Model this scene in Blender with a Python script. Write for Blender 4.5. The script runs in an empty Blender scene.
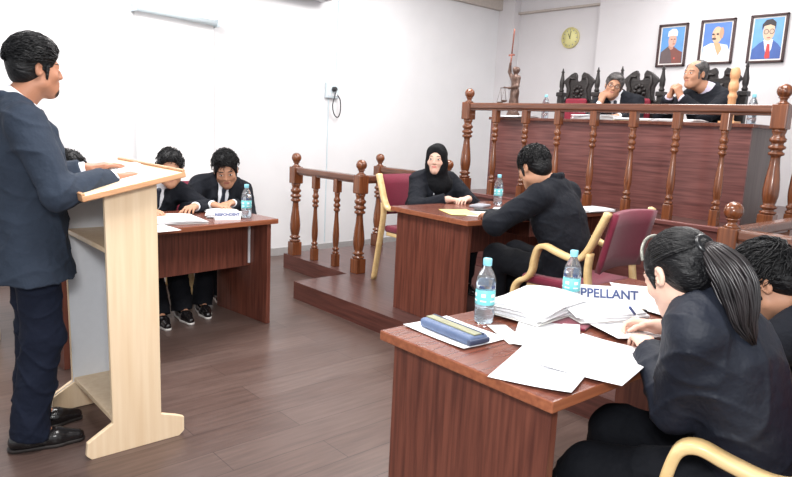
import bpy, bmesh, math, random
import numpy as np
from mathutils import Vector, Matrix, Euler
random.seed(7); RNG = np.random.default_rng(7)
PI = math.pi
scene = bpy.context.scene
COL = scene.collection
R = math.radians

# ------------------------------------------------------------------ camera
FPX, PITCH, ROLL, YAW, CAMH = 660.0, .1685, .0472, -.844, 1.42
def ray(u, v):
    x = (u-396)/FPX; y = (v-238.5)/FPX
    c, s = math.cos(ROLL), math.sin(ROLL)
    cx = x*c+y*s; up = -(-x*s+y*c)
    Y = math.cos(PITCH)+up*math.sin(PITCH); Z = -math.sin(PITCH)+up*math.cos(PITCH)
    return Vector((cx*math.cos(YAW)+Y*math.sin(YAW), -cx*math.sin(YAW)+Y*math.cos(YAW), Z))
def on(u, v, z):                         # a spot on the horizontal surface at height z
    r = ray(u, v); return Vector((0, 0, CAMH))+r*((z-CAMH)/r.z)
cam = bpy.data.cameras.new('camera'); cam_o = bpy.data.objects.new('camera', cam); COL.objects.link(cam_o)
fw = ray(396, 238.5).normalized(); rt = (ray(397, 238.5)-ray(395, 238.5)).normalized(); up = rt.cross(fw)
cam_o.matrix_world = Matrix(((rt.x, up.x, -fw.x, 0), (rt.y, up.y, -fw.y, 0), (rt.z, up.z, -fw.z, CAMH), (0, 0, 0, 1)))
cam.sensor_width = 36; cam.lens = 36*FPX/792; cam.clip_start = .05
scene.camera = cam_o
vs = scene.view_settings
vs.view_transform = 'Standard'; vs.look = 'None'; vs.gamma = 1; vs.use_curve_mapping = False; vs.exposure = 0.5

# ------------------------------------------------------------------ materials
def lin(c):
    return tuple((x/255/12.92 if x/255 <= .04045 else ((x/255+.055)/1.055)**2.4) for x in c)+(1,)
def mat(name, rgb, rough=.5, metal=0, spec=.5, noise=0, nscale=30, bump=0, bscale=60, stretch=(1, 1, 1), rgb2=None, sheen=0, coat=0, alpha=None, trans=0, detail=4, bdist=.01):
    m = bpy.data.materials.new(name); m.use_nodes = True
    nt = m.node_tree; b = nt.nodes['Principled BSDF']
    b.inputs['Base Color'].default_value = lin(rgb); b.inputs['Roughness'].default_value = rough
    b.inputs['Metallic'].default_value = metal; b.inputs['Specular IOR Level'].default_value = spec
    if sheen: b.inputs['Sheen Weight'].default_value = sheen; b.inputs['Sheen Roughness'].default_value = .5
    if coat: b.inputs['Coat Weight'].default_value = coat; b.inputs['Coat Roughness'].default_value = .12
    if trans: b.inputs['Transmission Weight'].default_value = trans; b.inputs['IOR'].default_value = 1.3
    if noise or bump:
        tc = nt.nodes.new('ShaderNodeTexCoord'); mp = nt.nodes.new('ShaderNodeMapping')
        mp.inputs['Scale'].default_value = stretch; nt.links.new(tc.outputs['Object'], mp.inputs['Vector'])
    if noise:
        n = nt.nodes.new('ShaderNodeTexNoise'); n.inputs['Scale'].default_value = nscale; n.inputs['Detail'].default_value = detail
        nt.links.new(mp.outputs[0], n.inputs['Vector'])
        cr = nt.nodes.new('ShaderNodeValToRGB'); a = lin(rgb); c2 = lin(rgb2) if rgb2 else tuple(x*(1-noise) for x in a[:3])+(1,)
        cr.color_ramp.elements[0].position = .32; cr.color_ramp.elements[1].position = .68
        cr.color_ramp.elements[0].color = a; cr.color_ramp.elements[1].color = c2
        nt.links.new(n.outputs['Fac'], cr.inputs['Fac']); nt.links.new(cr.outputs[0], b.inputs['Base Color'])
    if bump:
        n2 = nt.nodes.new('ShaderNodeTexNoise'); n2.inputs['Scale'].default_value = bscale; n2.inputs['Detail'].default_value = 3
        nt.links.new(mp.outputs[0], n2.inputs['Vector'])
        bp = nt.nodes.new('ShaderNodeBump'); bp.inputs['Strength'].default_value = bump; bp.inputs['Distance'].default_value = bdist
        nt.links.new(n2.outputs['Fac'], bp.inputs['Height']); nt.links.new(bp.outputs[0], b.inputs['Normal'])
    return m
def floor_mat():
    m = bpy.data.materials.new('laminate_floor'); m.use_nodes = True; nt = m.node_tree; b = nt.nodes['Principled BSDF']
    tc = nt.nodes.new('ShaderNodeTexCoord'); mp = nt.nodes.new('ShaderNodeMapping')
    mp.inputs['Rotation'].default_value = (0, 0, PI/2); nt.links.new(tc.outputs['Object'], mp.inputs['Vector'])
    br = nt.nodes.new('ShaderNodeTexBrick'); br.offset = .37
    br.inputs['Scale'].default_value = 1; br.inputs['Brick Width'].default_value = 1.2; br.inputs['Row Height'].default_value = .19
    br.inputs['Mortar Size'].default_value = .0022; br.inputs['Mortar Smooth'].default_value = .1
    br.inputs['Color1'].default_value = lin((99, 82, 76)); br.inputs['Color2'].default_value = lin((87, 69, 63)); br.inputs['Mortar'].default_value = lin((66, 52, 48))
    nt.links.new(mp.outputs[0], br.inputs['Vector'])
    mp2 = nt.nodes.new('ShaderNodeMapping'); mp2.inputs['Scale'].default_value = (14, 1.2, 1); nt.links.new(tc.outputs['Object'], mp2.inputs['Vector'])
    n = nt.nodes.new('ShaderNodeTexNoise'); n.inputs['Scale'].default_value = 3; n.inputs['Detail'].default_value = 6
    nt.links.new(mp2.outputs[0], n.inputs['Vector'])
    cr = nt.nodes.new('ShaderNodeValToRGB'); cr.color_ramp.elements[0].position = .3; cr.color_ramp.elements[1].position = .7
    cr.color_ramp.elements[0].color = (.74, .72, .72, 1); cr.color_ramp.elements[1].color = (1.14, 1.14, 1.14, 1)
    nt.links.new(n.outputs['Fac'], cr.inputs['Fac'])
    mx = nt.nodes.new('ShaderNodeMix'); mx.data_type = 'RGBA'; mx.blend_type = 'MULTIPLY'; mx.inputs['Factor'].default_value = 1
    nt.links.new(br.outputs['Color'], mx.inputs['A']); nt.links.new(cr.outputs[0], mx.inputs['B']); nt.links.new(mx.outputs['Result'], b.inputs['Base Color'])
    n3 = nt.nodes.new('ShaderNodeTexNoise'); n3.inputs['Scale'].default_value = 2.2; n3.inputs['Detail'].default_value = 5
    nt.links.new(tc.outputs['Object'], n3.inputs['Vector'])
    mr = nt.nodes.new('ShaderNodeMapRange'); mr.inputs['To Min'].default_value = .22; mr.inputs['To Max'].default_value = .42
    nt.links.new(n3.outputs['Fac'], mr.inputs['Value']); nt.links.new(mr.outputs[0], b.inputs['Roughness'])
    b.inputs['Specular IOR Level'].default_value = .5
    bp = nt.nodes.new('ShaderNodeBump'); bp.inputs['Strength'].default_value = .12; bp.inputs['Distance'].default_value = .004
    nt.links.new(n.outputs['Fac'], bp.inputs['Height']); nt.links.new(bp.outputs[0], b.inputs['Normal'])
    return m
def wood(name, c1, c2, axis='z', scale=1, rough=.35, spec=.5, coat=0):
    st = {'x': (.8, 16, 16), 'y': (16, .8, 16), 'z': (16, 16, .8)}[axis]
    return mat(name, c1, rough, spec=spec, noise=1, nscale=3.2*scale, rgb2=c2, stretch=st, detail=7, coat=coat)
M = {}
M['wall'] = mat('wall_paint', (226, 226, 228), .75, noise=.04, nscale=3, bump=.03, bscale=40)
M['wallb'] = mat('wall_paint_back', (214, 211, 213), .75, noise=.04, nscale=3)
M['trim'] = mat('trim_paint', (190, 180, 172), .6, noise=.1)
M['ceil'] = mat('ceiling_paint', (240, 240, 240), .8, noise=.03)
M['skirting'] = mat('skirting_tile', (170, 168, 168), .4, noise=.1)
M['floor'] = floor_mat()
M['lamv'] = wood('laminate_upright_grain', (118, 68, 54), (82, 44, 36), 'z', 1.3, .3)
M['lamtop'] = wood('laminate_desk_top', (122, 72, 56), (96, 52, 42), 'y', 1, .25)
M['lamedge'] = wood('laminate_edge_band', (158, 96, 66), (128, 72, 50), 'y', 1, .3)
M['lamh'] = wood('laminate_level_grain', (130, 82, 77), (88, 50, 48), 'x', 1.1, .3)
M['lamshaded'] = wood('laminate_shaded_side', (100, 90, 88), (84, 74, 73), 'z', 1, .3)  # same laminate as the bench front; grey paints in the different light on its ends
M['platform'] = wood('platform_laminate', (98, 70, 66), (72, 48, 45), 'x', 1, .3)
M['riser'] = wood('platform_riser', (104, 62, 54), (74, 42, 37), 'x', 1.2, .35)
M['turned'] = wood('varnished_turned_wood', (134, 78, 46), (92, 50, 30), 'z', 1.2, .22, coat=.4)
M['turnedx'] = wood('varnished_rail_wood', (120, 76, 56), (90, 54, 40), 'x', 1, .25, coat=.3)
M['paleturn'] = wood('pale_turned_wood', (222, 172, 126), (196, 142, 98), 'z', 1, .4)
M['beech'] = wood('beech_laminate', (236, 212, 180), (226, 198, 162), 'z', .8, .4)
M['beechedge'] = wood('beech_edge_lipping', (206, 158, 118), (190, 140, 100), 'y', 1, .4)
M['chairwood'] = wood('pale_chair_wood', (232, 203, 150), (216, 182, 126), 'y', .6, .35, coat=.2)
M['whitelam'] = mat('white_laminate', (222, 224, 228), .4, noise=.03)
M['maroon'] = mat('maroon_fabric', (120, 24, 52), .85, noise=.18, nscale=90, bump=.2, bscale=300, sheen=.2)
M['blackwood'] = mat('black_carved_wood', (38, 31, 30), .4, noise=.4, nscale=40, bump=.5, bscale=80)
M['redpad'] = mat('red_chair_pad', (140, 28, 52), .6, noise=.15)
M['paper'] = mat('white_paper', (238, 238, 240), .7, noise=.03, nscale=15)
M['paper2'] = mat('off_white_paper', (228, 226, 222), .7, noise=.04, nscale=15)
M['yellowpaper'] = mat('yellow_paper', (236, 222, 140), .7, noise=.08, nscale=12)
M['ink'] = mat('blue_ink', (66, 84, 134), .6, noise=.05)
M['greyink'] = mat('grey_print', (150, 152, 160), .7, noise=.05)
M['blackplastic'] = mat('black_plastic', (22, 23, 26), .3, noise=.1)
M['steel'] = mat('steel', (150, 155, 160), .3, metal=.9, noise=.1)
M['pet'] = mat('clear_bottle_plastic', (232, 240, 246), .06, noise=.02, trans=.9)
M['water'] = mat('bottle_water', (236, 244, 250), .02, noise=.02, trans=1)
M['label'] = mat('aqua_label', (120, 208, 214), .4, noise=.1, nscale=60)
M['labeldark'] = mat('navy_label_print', (52, 70, 110), .5, noise=.1)
M['cap'] = mat('aqua_cap', (138, 206, 224), .4, noise=.06)
M['pouch'] = mat('blue_grey_pouch', (92, 110, 144), .5, noise=.25, nscale=25)
M['pouchdark'] = mat('dark_pouch_trim', (62, 72, 98), .5, noise=.2)
M['pouchgold'] = mat('gold_pouch_strip', (142, 142, 112), .4, noise=.3, nscale=40)
M['bronze'] = mat('statue_bronze', (106, 82, 72), .38, metal=.35, noise=.4, nscale=30)
M['bronzered'] = mat('statue_copper_sword', (150, 92, 78), .4, metal=.3, noise=.2)
M['clockface'] = mat('cream_clock_face', (226, 220, 156), .5, noise=.04)
M['clockrim'] = mat('clock_rim', (206, 196, 140), .4, noise=.1)
M['frame'] = mat('dark_picture_frame', (58, 28, 28), .35, noise=.3)
M['matte'] = mat('picture_mount', (226, 220, 216), .6, noise=.04)
M['switch'] = mat('switch_plastic', (206, 218, 224), .4, noise=.04)
M['cord'] = mat('black_cord', (40, 40, 44), .5, noise=.1)
M['screen'] = mat('screen_cloth', (250, 250, 250), .8, noise=.01)
M['acw'] = mat('air_conditioner_plastic', (196, 196, 200), .4, noise=.05)
M['gold'] = mat('gold_clip', (206, 160, 70), .35, noise=.1)
M['red'] = mat('red_tab', (170, 60, 66), .5, noise=.1)
M['lamp'] = mat('lamp_housing', (235, 235, 235), .5, noise=.02)
# people
M['suit'] = mat('black_suit_cloth', (21, 24, 32), .85, spec=.25, noise=.1, nscale=12, bump=.5, bscale=16, bdist=.03)
M['suitn'] = mat('slate_navy_suit_cloth', (47, 56, 70), .85, spec=.25, noise=.1, nscale=9, bump=.5, bscale=14, bdist=.03)
M['trousn'] = mat('navy_trouser_cloth', (22, 28, 44), .85, spec=.2, noise=.1, nscale=9, bump=.5, bscale=12, bdist=.03)
M['trous'] = mat('black_trouser_cloth', (16, 18, 24), .85, spec=.2, noise=.1, nscale=10, bump=.4, bscale=14, bdist=.03)
M['suitblue'] = mat('blue_black_suit_cloth', (23, 28, 40), .62, spec=.35, noise=.1, nscale=10, bump=.4, bscale=15, bdist=.03)
M['hijab'] = mat('black_scarf_cloth', (13, 14, 18), .85, spec=.2, noise=.1, nscale=14, bump=.4, bscale=22, bdist=.03)
M['shirt'] = mat('white_shirt_cloth', (232, 234, 240), .7, noise=.04, nscale=20, bump=.1)
M['lilac'] = mat('pale_lilac_shirt_cloth', (214, 206, 226), .7, noise=.05, nscale=20)
M['tie'] = mat('dark_tie_cloth', (30, 36, 52), .55, noise=.2)
M['shoe'] = mat('black_shoe_leather', (30, 27, 28), .22, noise=.3, nscale=20, bump=.2, bscale=50)
M['sole'] = mat('shoe_sole', (38, 32, 30), .6, noise=.2)
M['whitesole'] = mat('white_shoe_sole', (214, 210, 206), .6, noise=.08)
M['hair'] = mat('black_hair', (14, 14, 17), .45, noise=.5, nscale=8, bump=.7, bscale=34, stretch=(3.5, .8, 3), spec=.28)
M['hairl'] = mat('dark_brown_long_hair', (20, 18, 20), .36, noise=.9, nscale=9, rgb2=(44, 39, 40), spec=.5)
M['hairg'] = mat('greying_hair', (104, 100, 99), .5, noise=1, nscale=30, rgb2=(44, 41, 42), bump=.4, bscale=60)
def skin_mat(name, rgb, lip, brow=(34, 27, 26)):            # skin whose eyes, lips and brows follow soft masks stored on the face
    m = mat(name, rgb, .5, noise=.13, nscale=13, spec=.35); nt = m.node_tree; b = nt.nodes['Principled BSDF']
    col = b.inputs['Base Color'].links[0].from_socket
    def sep(an):
        a = nt.nodes.new('ShaderNodeAttribute'); a.attribute_name = an; q = nt.nodes.new('ShaderNodeSeparateXYZ'); nt.links.new(a.outputs['Vector'], q.inputs[0]); return q.outputs
    fa, fb = sep('face_a'), sep('face_b')
    for sock, c in ((fa[2], lip), (fb[0], brow), (fb[1], brow), (fa[0], (226, 220, 214)), (fa[1], (30, 21, 18)), (fb[2], (40, 28, 25))):
        mr = nt.nodes.new('ShaderNodeMapRange'); mr.interpolation_type = 'SMOOTHSTEP'; mr.inputs['From Min'].default_value = -.12; mr.inputs['From Max'].default_value = .25
        nt.links.new(sock, mr.inputs['Value'])
        mx = nt.nodes.new('ShaderNodeMix'); mx.data_type = 'RGBA'; nt.links.new(mr.outputs[0], mx.inputs['Factor']); nt.links.new(col, mx.inputs['A']); mx.inputs['B'].default_value = lin(c); col = mx.outputs['Result']
    nt.links.new(col, b.inputs['Base Color']); return m
M['skinlight'] = skin_mat('light_skin', (230, 188, 168), (196, 116, 108))
M['skin'] = skin_mat('tan_skin', (192, 142, 114), (158, 96, 84))
M['skind'] = skin_mat('brown_skin', (172, 120, 94), (142, 84, 74))
M['lip'] = mat('lip', (150, 86, 78), .5, noise=.1)
M['eyew'] = mat('eye_white', (220, 214, 210), .3, noise=.03)
M['eyed'] = mat('eye_dark', (24, 18, 16), .2, noise=.05)
M['brow'] = mat('brow_hair', (32, 26, 25), .7, noise=.2)
M['hairband'] = mat('silver_beaded_hairband', (150, 150, 140), .35, noise=.6, nscale=160)
M['watch'] = mat('watch_strap', (36, 36, 42), .35, noise=.1)

# ------------------------------------------------------------------ mesh helpers
class MB:
    def __init__(s): s.bm = bmesh.new(); s.mi = 0
    def _tag(s, fs, smooth=False):
        for f in fs: f.material_index = s.mi; f.smooth = smooth
    def box(s, lo, hi, bevel=0, mtx=None, seg=2):
        b = bmesh.new(); bmesh.ops.create_cube(b, size=1)
        for v in b.verts: v.co = Vector([(lo[i]+hi[i])/2+v.co[i]*(hi[i]-lo[i]) for i in range(3)])
        if bevel: bmesh.ops.bevel(b, geom=b.edges[:], offset=bevel, segments=seg, profile=.5, affect='EDGES')
        return s.merge(b, mtx)
    def merge(s, b, mtx=None, smooth=False):
        if mtx is not None: bmesh.ops.transform(b, matrix=mtx, verts=b.verts)
        vm = {}
        for v in b.verts: vm[v] = s.bm.verts.new(v.co)
        fs = []
        for f in b.faces:
            try: nf = s.bm.faces.new([vm[v] for v in f.verts])
            except ValueError: continue
            nf.material_index = s.mi; nf.smooth = smooth; fs.append(nf)
        b.free(); return s
    def lathe(s, prof, seg=20, mtx=None, smooth=True, cap=True):       # prof: (radius, z)
        b = bmesh.new(); rings = []
        for r, z in prof:
            rings.append([b.verts.new((r*math.cos(2*PI*i/seg), r*math.sin(2*PI*i/seg), z)) for i in range(seg)])
        for a, c in zip(rings, rings[1:]):
            for i in range(seg): b.faces.new((a[i], a[(i+1) % seg], c[(i+1) % seg], c[i]))
        if cap: b.faces.new(rings[0][::-1]); b.faces.new(rings[-1])
        return s.merge(b, mtx, smooth)
    def tube(s, pts, rad, seg=10, closed=False, smooth=True, mtx=None):
        pts = [Vector(p) for p in pts]; n = len(pts)
        rads = rad if isinstance(rad, (list, tuple)) else [rad]*n
        b = bmesh.new(); rings = []; prev = None
        for i, p in enumerate(pts):
            if closed: t = pts[(i+1) % n]-pts[i-1]
            else: t = pts[min(i+1, n-1)]-pts[max(i-1, 0)]
            t.normalize()
            if prev is None: a = t.orthogonal().normalized()
            else:
                a = prev-t*prev.dot(t); a = a.normalized() if a.length > 1e-6 else t.orthogonal().normalized()
            prev = a; c = t.cross(a)
            rings.append([b.verts.new(p+(a*math.cos(2*PI*j/seg)+c*math.sin(2*PI*j/seg))*rads[i]) for j in range(seg)])
        prs = list(zip(rings, rings[1:]))+([(rings[-1], rings[0])] if closed else [])
        for A, B in prs:
            for j in range(seg): b.faces.new((A[j], A[(j+1) % seg], B[(j+1) % seg], B[j]))
        if not closed: b.faces.new(rings[0][::-1]); b.faces.new(rings[-1])
        return s.merge(b, mtx, smooth)
    def strip(s, pts, w, t, axis=(1, 0, 0), mtx=None, bevel=.006):      # bent strip: path in a plane, width along axis
        pts = [Vector(p) for p in pts]; ax = Vector(axis); n = len(pts); b = bmesh.new(); rings = []
        for i, p in enumerate(pts):
            d = (pts[min(i+1, n-1)]-pts[max(i-1, 0)]).normalized(); nn = d.cross(ax).normalized()
            q = bevel; ring = []
            for sx, sn in ((-w/2+q, -t/2), (w/2-q, -t/2), (w/2, -t/2+q), (w/2, t/2-q), (w/2-q, t/2), (-w/2+q, t/2), (-w/2, t/2-q), (-w/2, -t/2+q)):
                ring.append(b.verts.new(p+ax*sx+nn*sn))
            rings.append(ring)
        for A, B in zip(rings, rings[1:]):
            for j in range(8): b.faces.new((A[j], A[(j+1) % 8], B[(j+1) % 8], B[j]))
        b.faces.new(rings[0][::-1]); b.faces.new(rings[-1])
        return s.merge(b, mtx, True)
    def prism(s, poly, z0, z1, mtx=None, bevel=0):                     # polygon in xy extruded in z
        b = bmesh.new(); lo = [b.verts.new((x, y, z0)) for x, y in poly]; hi = [b.verts.new((x, y, z1)) for x, y in poly]
        n = len(poly); b.faces.new(lo[::-1]); b.faces.new(hi)
        for i in range(n): b.faces.new((lo[i], lo[(i+1) % n], hi[(i+1) % n], hi[i]))
        bmesh.ops.recalc_face_normals(b, faces=b.faces[:])
        if bevel: bmesh.ops.bevel(b, geom=b.edges[:], offset=bevel, segments=1, affect='EDGES')
        return s.merge(b, mtx)
    def ball(s, c, r, seg=16, mtx=None, sc=(1, 1, 1)):
        b = bmesh.new(); bmesh.ops.create_uvsphere(b, u_segments=seg, v_segments=max(6, seg*2//3), radius=1)
        for v in b.verts: v.co = Vector([c[i]+v.co[i]*r*sc[i] for i in range(3)])
        return s.merge(b, mtx, True)
    def sheet(s, w, l, t, fn, nx=8, ny=8, mtx=None):                    # thin curved sheet, fn(x,y)->z, centred
        b = bmesh.new(); g = [[], []]
        for k in (0, 1):
            for i in range(nx+1):
                g[k].append([b.verts.new((w*(i/nx-.5), l*(j/ny-.5), fn(i/nx-.5, j/ny-.5)+(t if k else 0))) for j in range(ny+1)])
        for i in range(nx):
            for j in range(ny):
                b.faces.new((g[1][i][j], g[1][i+1][j], g[1][i+1][j+1], g[1][i][j+1]))
                b.faces.new((g[0][i][j+1], g[0][i+1][j+1], g[0][i+1][j], g[0][i][j]))
        for i in range(nx):
            b.faces.new((g[0][i][0], g[0][i+1][0], g[1][i+1][0], g[1][i][0])); b.faces.new((g[1][i][ny], g[1][i+1][ny], g[0][i+1][ny], g[0][i][ny]))
        for j in range(ny):
            b.faces.new((g[0][0][j+1], g[0][0][j], g[1][0][j], g[1][0][j+1])); b.faces.new((g[0][nx][j], g[0][nx][j+1], g[1][nx][j+1], g[1][nx][j]))
        return s.merge(b, mtx, True)
    def build(s, name, mats, parent=None, loc=None, rotz=0, recalc=True):
        if recalc: bmesh.ops.recalc_face_normals(s.bm, faces=s.bm.faces[:])
        me = bpy.data.meshes.new(name); s.bm.to_mesh(me); s.bm.free()
        for m in (mats if isinstance(mats, (list, tuple)) else [mats]): me.materials.append(m)
        o = bpy.data.objects.new(name, me); COL.objects.link(o)
        if parent is not None: o.parent = parent
        if loc is not None: o.location = loc
        o.rotation_euler[2] = rotz
        return o
def tag(o, label, cat, group=None):
    o['label'] = label; o['category'] = cat
    if group: o['group'] = group
    return o
def empty(name, loc, rotz=0, label=None, cat=None, group=None):
    o = bpy.data.objects.new(name, None); COL.objects.link(o); o.location = loc; o.rotation_euler[2] = rotz; o.empty_display_size = .1
    if label: tag(o, label, cat, group)
    return o
def struct(o): o['kind'] = 'structure'; return o
def copy_tree(o, parent=None):
    c = o.copy(); COL.objects.link(c); c.parent = parent
    for ch in list(o.children): copy_tree(ch, c)
    return c
def T(x=0, y=0, z=0): return Matrix.Translation((x, y, z))
def Rz(a): return Matrix.Rotation(a, 4, 'Z')
def Rx(a): return Matrix.Rotation(a, 4, 'X')
def Ry(a): return Matrix.Rotation(a, 4, 'Y')
# ------------------------------------------------------------------ the setting
ZP, ZB = .142, .83                       # low platform, judges' platform
m = MB(); m.box((-6.1, -2.6, -.1), (2.6, 7.3, 0)); struct(m.build('floor', M['floor']))
m = MB(); m.box((-6.12, -2.6, 0), (-6, 7.3, 3.3)); struct(m.build('wall_left', M['wall']))
m = MB(); m.box((-6, 7.1, 0), (-4.516, 7.25, 3.3)); m.box((-4.516, 7.02, 0), (2.6, 7.25, 3.3)); struct(m.build('wall_back', M['wallb']))
m = MB(); m.box((-6, 6.97, 0), (-5.74, 7.1, 3.3)); struct(m.build('wall_column', M['wallb']))
m = MB(); m.box((-6.12, -2.6, 3.3), (2.6, 7.3, 3.4)); struct(m.build('ceiling', M['ceil']))
m = MB(); m.box((-6, -2.6, 2.98), (-5.94, 6.97, 3.3), .004); struct(m.build('trim_1', M['trim']))
m = MB(); m.box((-5.74, 7.045, 2.925), (-4.516, 7.1, 2.95), .004); struct(m.build('trim_2', M['trim']))
m = MB(); m.box((-6, -2.6, 0), (-5.985, 6.97, .085), .003); struct(m.build('baseboard_left', M['skirting']))
# low platform: an L with two steps forward on its left, 14 cm high
m = MB(); m.prism([(-5.47, 3.4), (-4.44, 3.4), (-4.44, 2.86), (2.4, 2.86), (2.4, 7.02), (-5.47, 7.02)], 0, ZP)
o = m.build('platform', [M['platform'], M['riser']])
for p in o.data.polygons:
    if abs(p.normal.z) < .5: p.material_index = 1
struct(o)
m = MB(); m.prism([(-4.46, 4.68), (-1.45, 4.68), (-1.45, 7.02), (-4.46, 7.02)], ZP, ZB)
o = m.build('platform_upper', [M['platform'], M['lamh']])
for p in o.data.polygons:
    if abs(p.normal.z) < .5: p.material_index = 1
struct(o)
m = MB(); m.box((-4.47, 4.655, ZB-.03), (-1.44, 4.70, ZB+.004), .005); struct(m.build('trim_3', M['lamh']))

# ------------------------------------------------------------------ balustrades
def newel_prof(h, r):
    z = [0, .0]; q = []
    for f, k in ((.0, .9), (.01, 1.05), (.03, 1.1), (.045, .7), (.06, .75), (.075, 1.05), (.095, 1.05), (.11, .72), (.14, .82), (.22, 1.0), (.30, 1.02), (.42, .9), (.56, .68), (.66, .58), (.69, .62), (.70, .95), (.725, 1.02), (.745, .72), (.76, .72), (.775, 1.05), (.80, 1.08), (.82, .74), (.84, .74), (.86, 1.02), (.89, 1.05), (.91, .8), (.94, .72), (.97, .86), (1, .9)):
        q.append((r*k, f*h))
    return q
def newel(mb, x, y, z0, H, w=.098):
    mb.box((x-w/2, y-w/2, z0), (x+w/2, y+w/2, z0+.13), .006)
    zb, zt = z0+.13, z0+H-.29
    mb.lathe(newel_prof(zt-zb, w*.5), 20, T(x, y, zb))
    mb.box((x-w/2, y-w/2, zt), (x+w/2, y+w/2, zt+.16), .008)
    mb.lathe([(w*.46, 0), (w*.3, .012), (w*.22, .02), (w*.24, .035), (w*.36, .04), (w*.25, .048)], 16, T(x, y, zt+.16))
    mb.ball((x, y, z0+H-.047), .047, 20)
def baluster(mb, x, y, z0, zt, w=.058):
    mb.box((x-w/2, y-w/2, z0), (x+w/2, y+w/2, z0+.115), .004)
    mb.lathe(newel_prof(zt-.12-z0-.115, w*.5), 16, T(x, y, z0+.115))
    mb.box((x-w/2, y-w/2, zt-.12), (x+w/2, y+w/2, zt), .004)
def rail(mb, a, b, z1, th=.055, w=.075):
    a, b = Vector(a), Vector(b); d = b-a; L = d.length
    mtx = T(a.x, a.y, 0) @ Rz(math.atan2(d.y, d.x))
    mb.box((0, -w/2, z1-th), (L, w/2, z1), .012, mtx)
    mb.box((0, -w*.3, z1-th-.014), (L, w*.3, z1-th+.002), .003, mtx)
def balustrade(label, z0, H, newels, spans, group=None):
    t = empty('balustrade', (newels[0][0], newels[0][1], z0), 0, label, 'railing', group)
    L = T(-newels[0][0], -newels[0][1], -z0)
    def fin(mb, nm, mt):
        bmesh.ops.transform(mb.bm, matrix=L, verts=mb.bm.verts); mb.build(nm, mt, t)
    for x, y in newels:
        mb = MB(); newel(mb, x, y, z0, H); fin(mb, 'newel_post', M['turned'])
    for a, b, n in spans:
        a, b = Vector(a), Vector(b); d = (b-a).normalized()
        mb = MB(); rail(mb, a+d*.04, b-d*.04, z0+H-.135); fin(mb, 'handrail', M['turnedx'])
        for k in range(n):
            p = a+(b-a)*(k+1)/(n+1); mb = MB(); baluster(mb, p.x, p.y, z0, z0+H-.19); fin(mb, 'baluster', M['turned'])
    return t
A_, B_, C_, E_ = (-5.36, 3.455), (-4.42, 3.50), (-5.37, 4.50), (-4.42, 4.56)
balustrade('dark turned railing round the empty witness stand by the left wall', ZP, .985, [A_, B_, E_, C_], [(A_, B_, 2), (B_, E_, 1), (C_, E_, 1)])
D_ = (-1.345, 3.45)
balustrade('low turned railing with a ball-topped post behind the two bent heads at right', ZP, .985, [D_, (.9, 3.5)], [(D_, (.9, 3.5), 3), (D_, (-1.345, 4.62), 2)])
NB0, NB1 = (-4.37, 4.735), (-1.63, 4.735)
balustrade('long turned railing across the front of the judges\' bench', ZB, .975, [NB0, NB1], [(NB0, NB1, 7), (NB1, (-1.57, 6.2), 3)])

# ------------------------------------------------------------------ judges' bench
t = empty('judges_bench', (-3.1, 5.3, ZB), 0, 'long dark laminate judges\' bench behind the turned railing', 'desk')
def loc(mb, nm, mt, t):
    bmesh.ops.transform(mb.bm, matrix=T(*[-c for c in t.location]), verts=mb.bm.verts); return mb.build(nm, mt, t)
m = MB(); m.box((-4.31, 5.0, ZB), (-1.90, 5.022, 1.525), .002); loc(m, 'front_panel', M['lamh'], t)
m = MB(); m.box((-1.925, 5.022, ZB), (-1.90, 5.50, 1.525), .002); loc(m, 'end_panel', M['lamshaded'], t)
m = MB(); m.box((-4.31, 5.022, ZB), (-4.285, 5.50, 1.525), .002); loc(m, 'end_panel', M['lamshaded'], t)
m = MB(); m.box((-4.33, 4.985, 1.525), (-1.885, 5.52, 1.552), .004); loc(m, 'worktop', M['lamtop'], t)

# ------------------------------------------------------------------ desks (local: x depth, y length, origin at the corner on the floor)
def desk(label, loc_, rotz, W, Lg, H, sitters, drawer=False):
    t = empty('desk', loc_, rotz, label, 'desk'); ov = .03; s = .032
    m = MB(); m.mi = 0; m.box((0, 0, H-.034), (W, Lg, H), .004)
    o = m.build('tabletop', [M['lamtop'], M['lamedge']], t)
    for p in o.data.polygons:
        if abs(p.normal.z) < .5: p.material_index = 1
    for y0 in (ov+.01, Lg-ov-.01-s):
        m = MB(); m.box((ov, y0, 0), (W-ov, y0+s, H-.034), .003); m.build('end_panel', M['lamv'], t)
    xm = W-.25 if sitters < 0 else .14
    m = MB(); m.box((xm, ov+s+.01, H-.36), (xm+.02, Lg-ov-s-.01, H-.034), .002); m.build('modesty_panel', M['lamh' if False else 'lamv'], t)
    m = MB(); m.box((xm+.021, Lg-ov-s-.03, H-.34), (xm+.03, Lg-ov-s-.014, H-.06), .001); m.build('edge_strip', M['whitelam'], t)
    if drawer:
        d = MB(); d.box((W-.36, Lg*.42, H-.15), (W-.05, Lg*.42+.42, H-.036), .003); dd = d.build('drawer', M['lamv'], t)
        d = MB(); d.box((W-.05, Lg*.42+.1, H-.10), (W-.03, Lg*.42+.3, H-.085), .004); d.build('handle', M['turnedx'], dd)
    return t
# left desk, turned a little towards the lectern; its front faces +x
desk('dark laminate desk behind the lectern, with papers and a name plate along it', (-4.434, .848, 0), R(6.5), .68, 1.48, .75, -1)
desk('dark laminate clerk\'s desk on the low platform between the woman and the seated man', (-3.46, 3.01, ZP), R(-3), .77, 1.52, .728, 1, True)
desk('reddish laminate desk in the right foreground covered in loose papers', (-1.605, 1.375, 0), R(-1), .70, 1.55, .75, 1)

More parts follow.
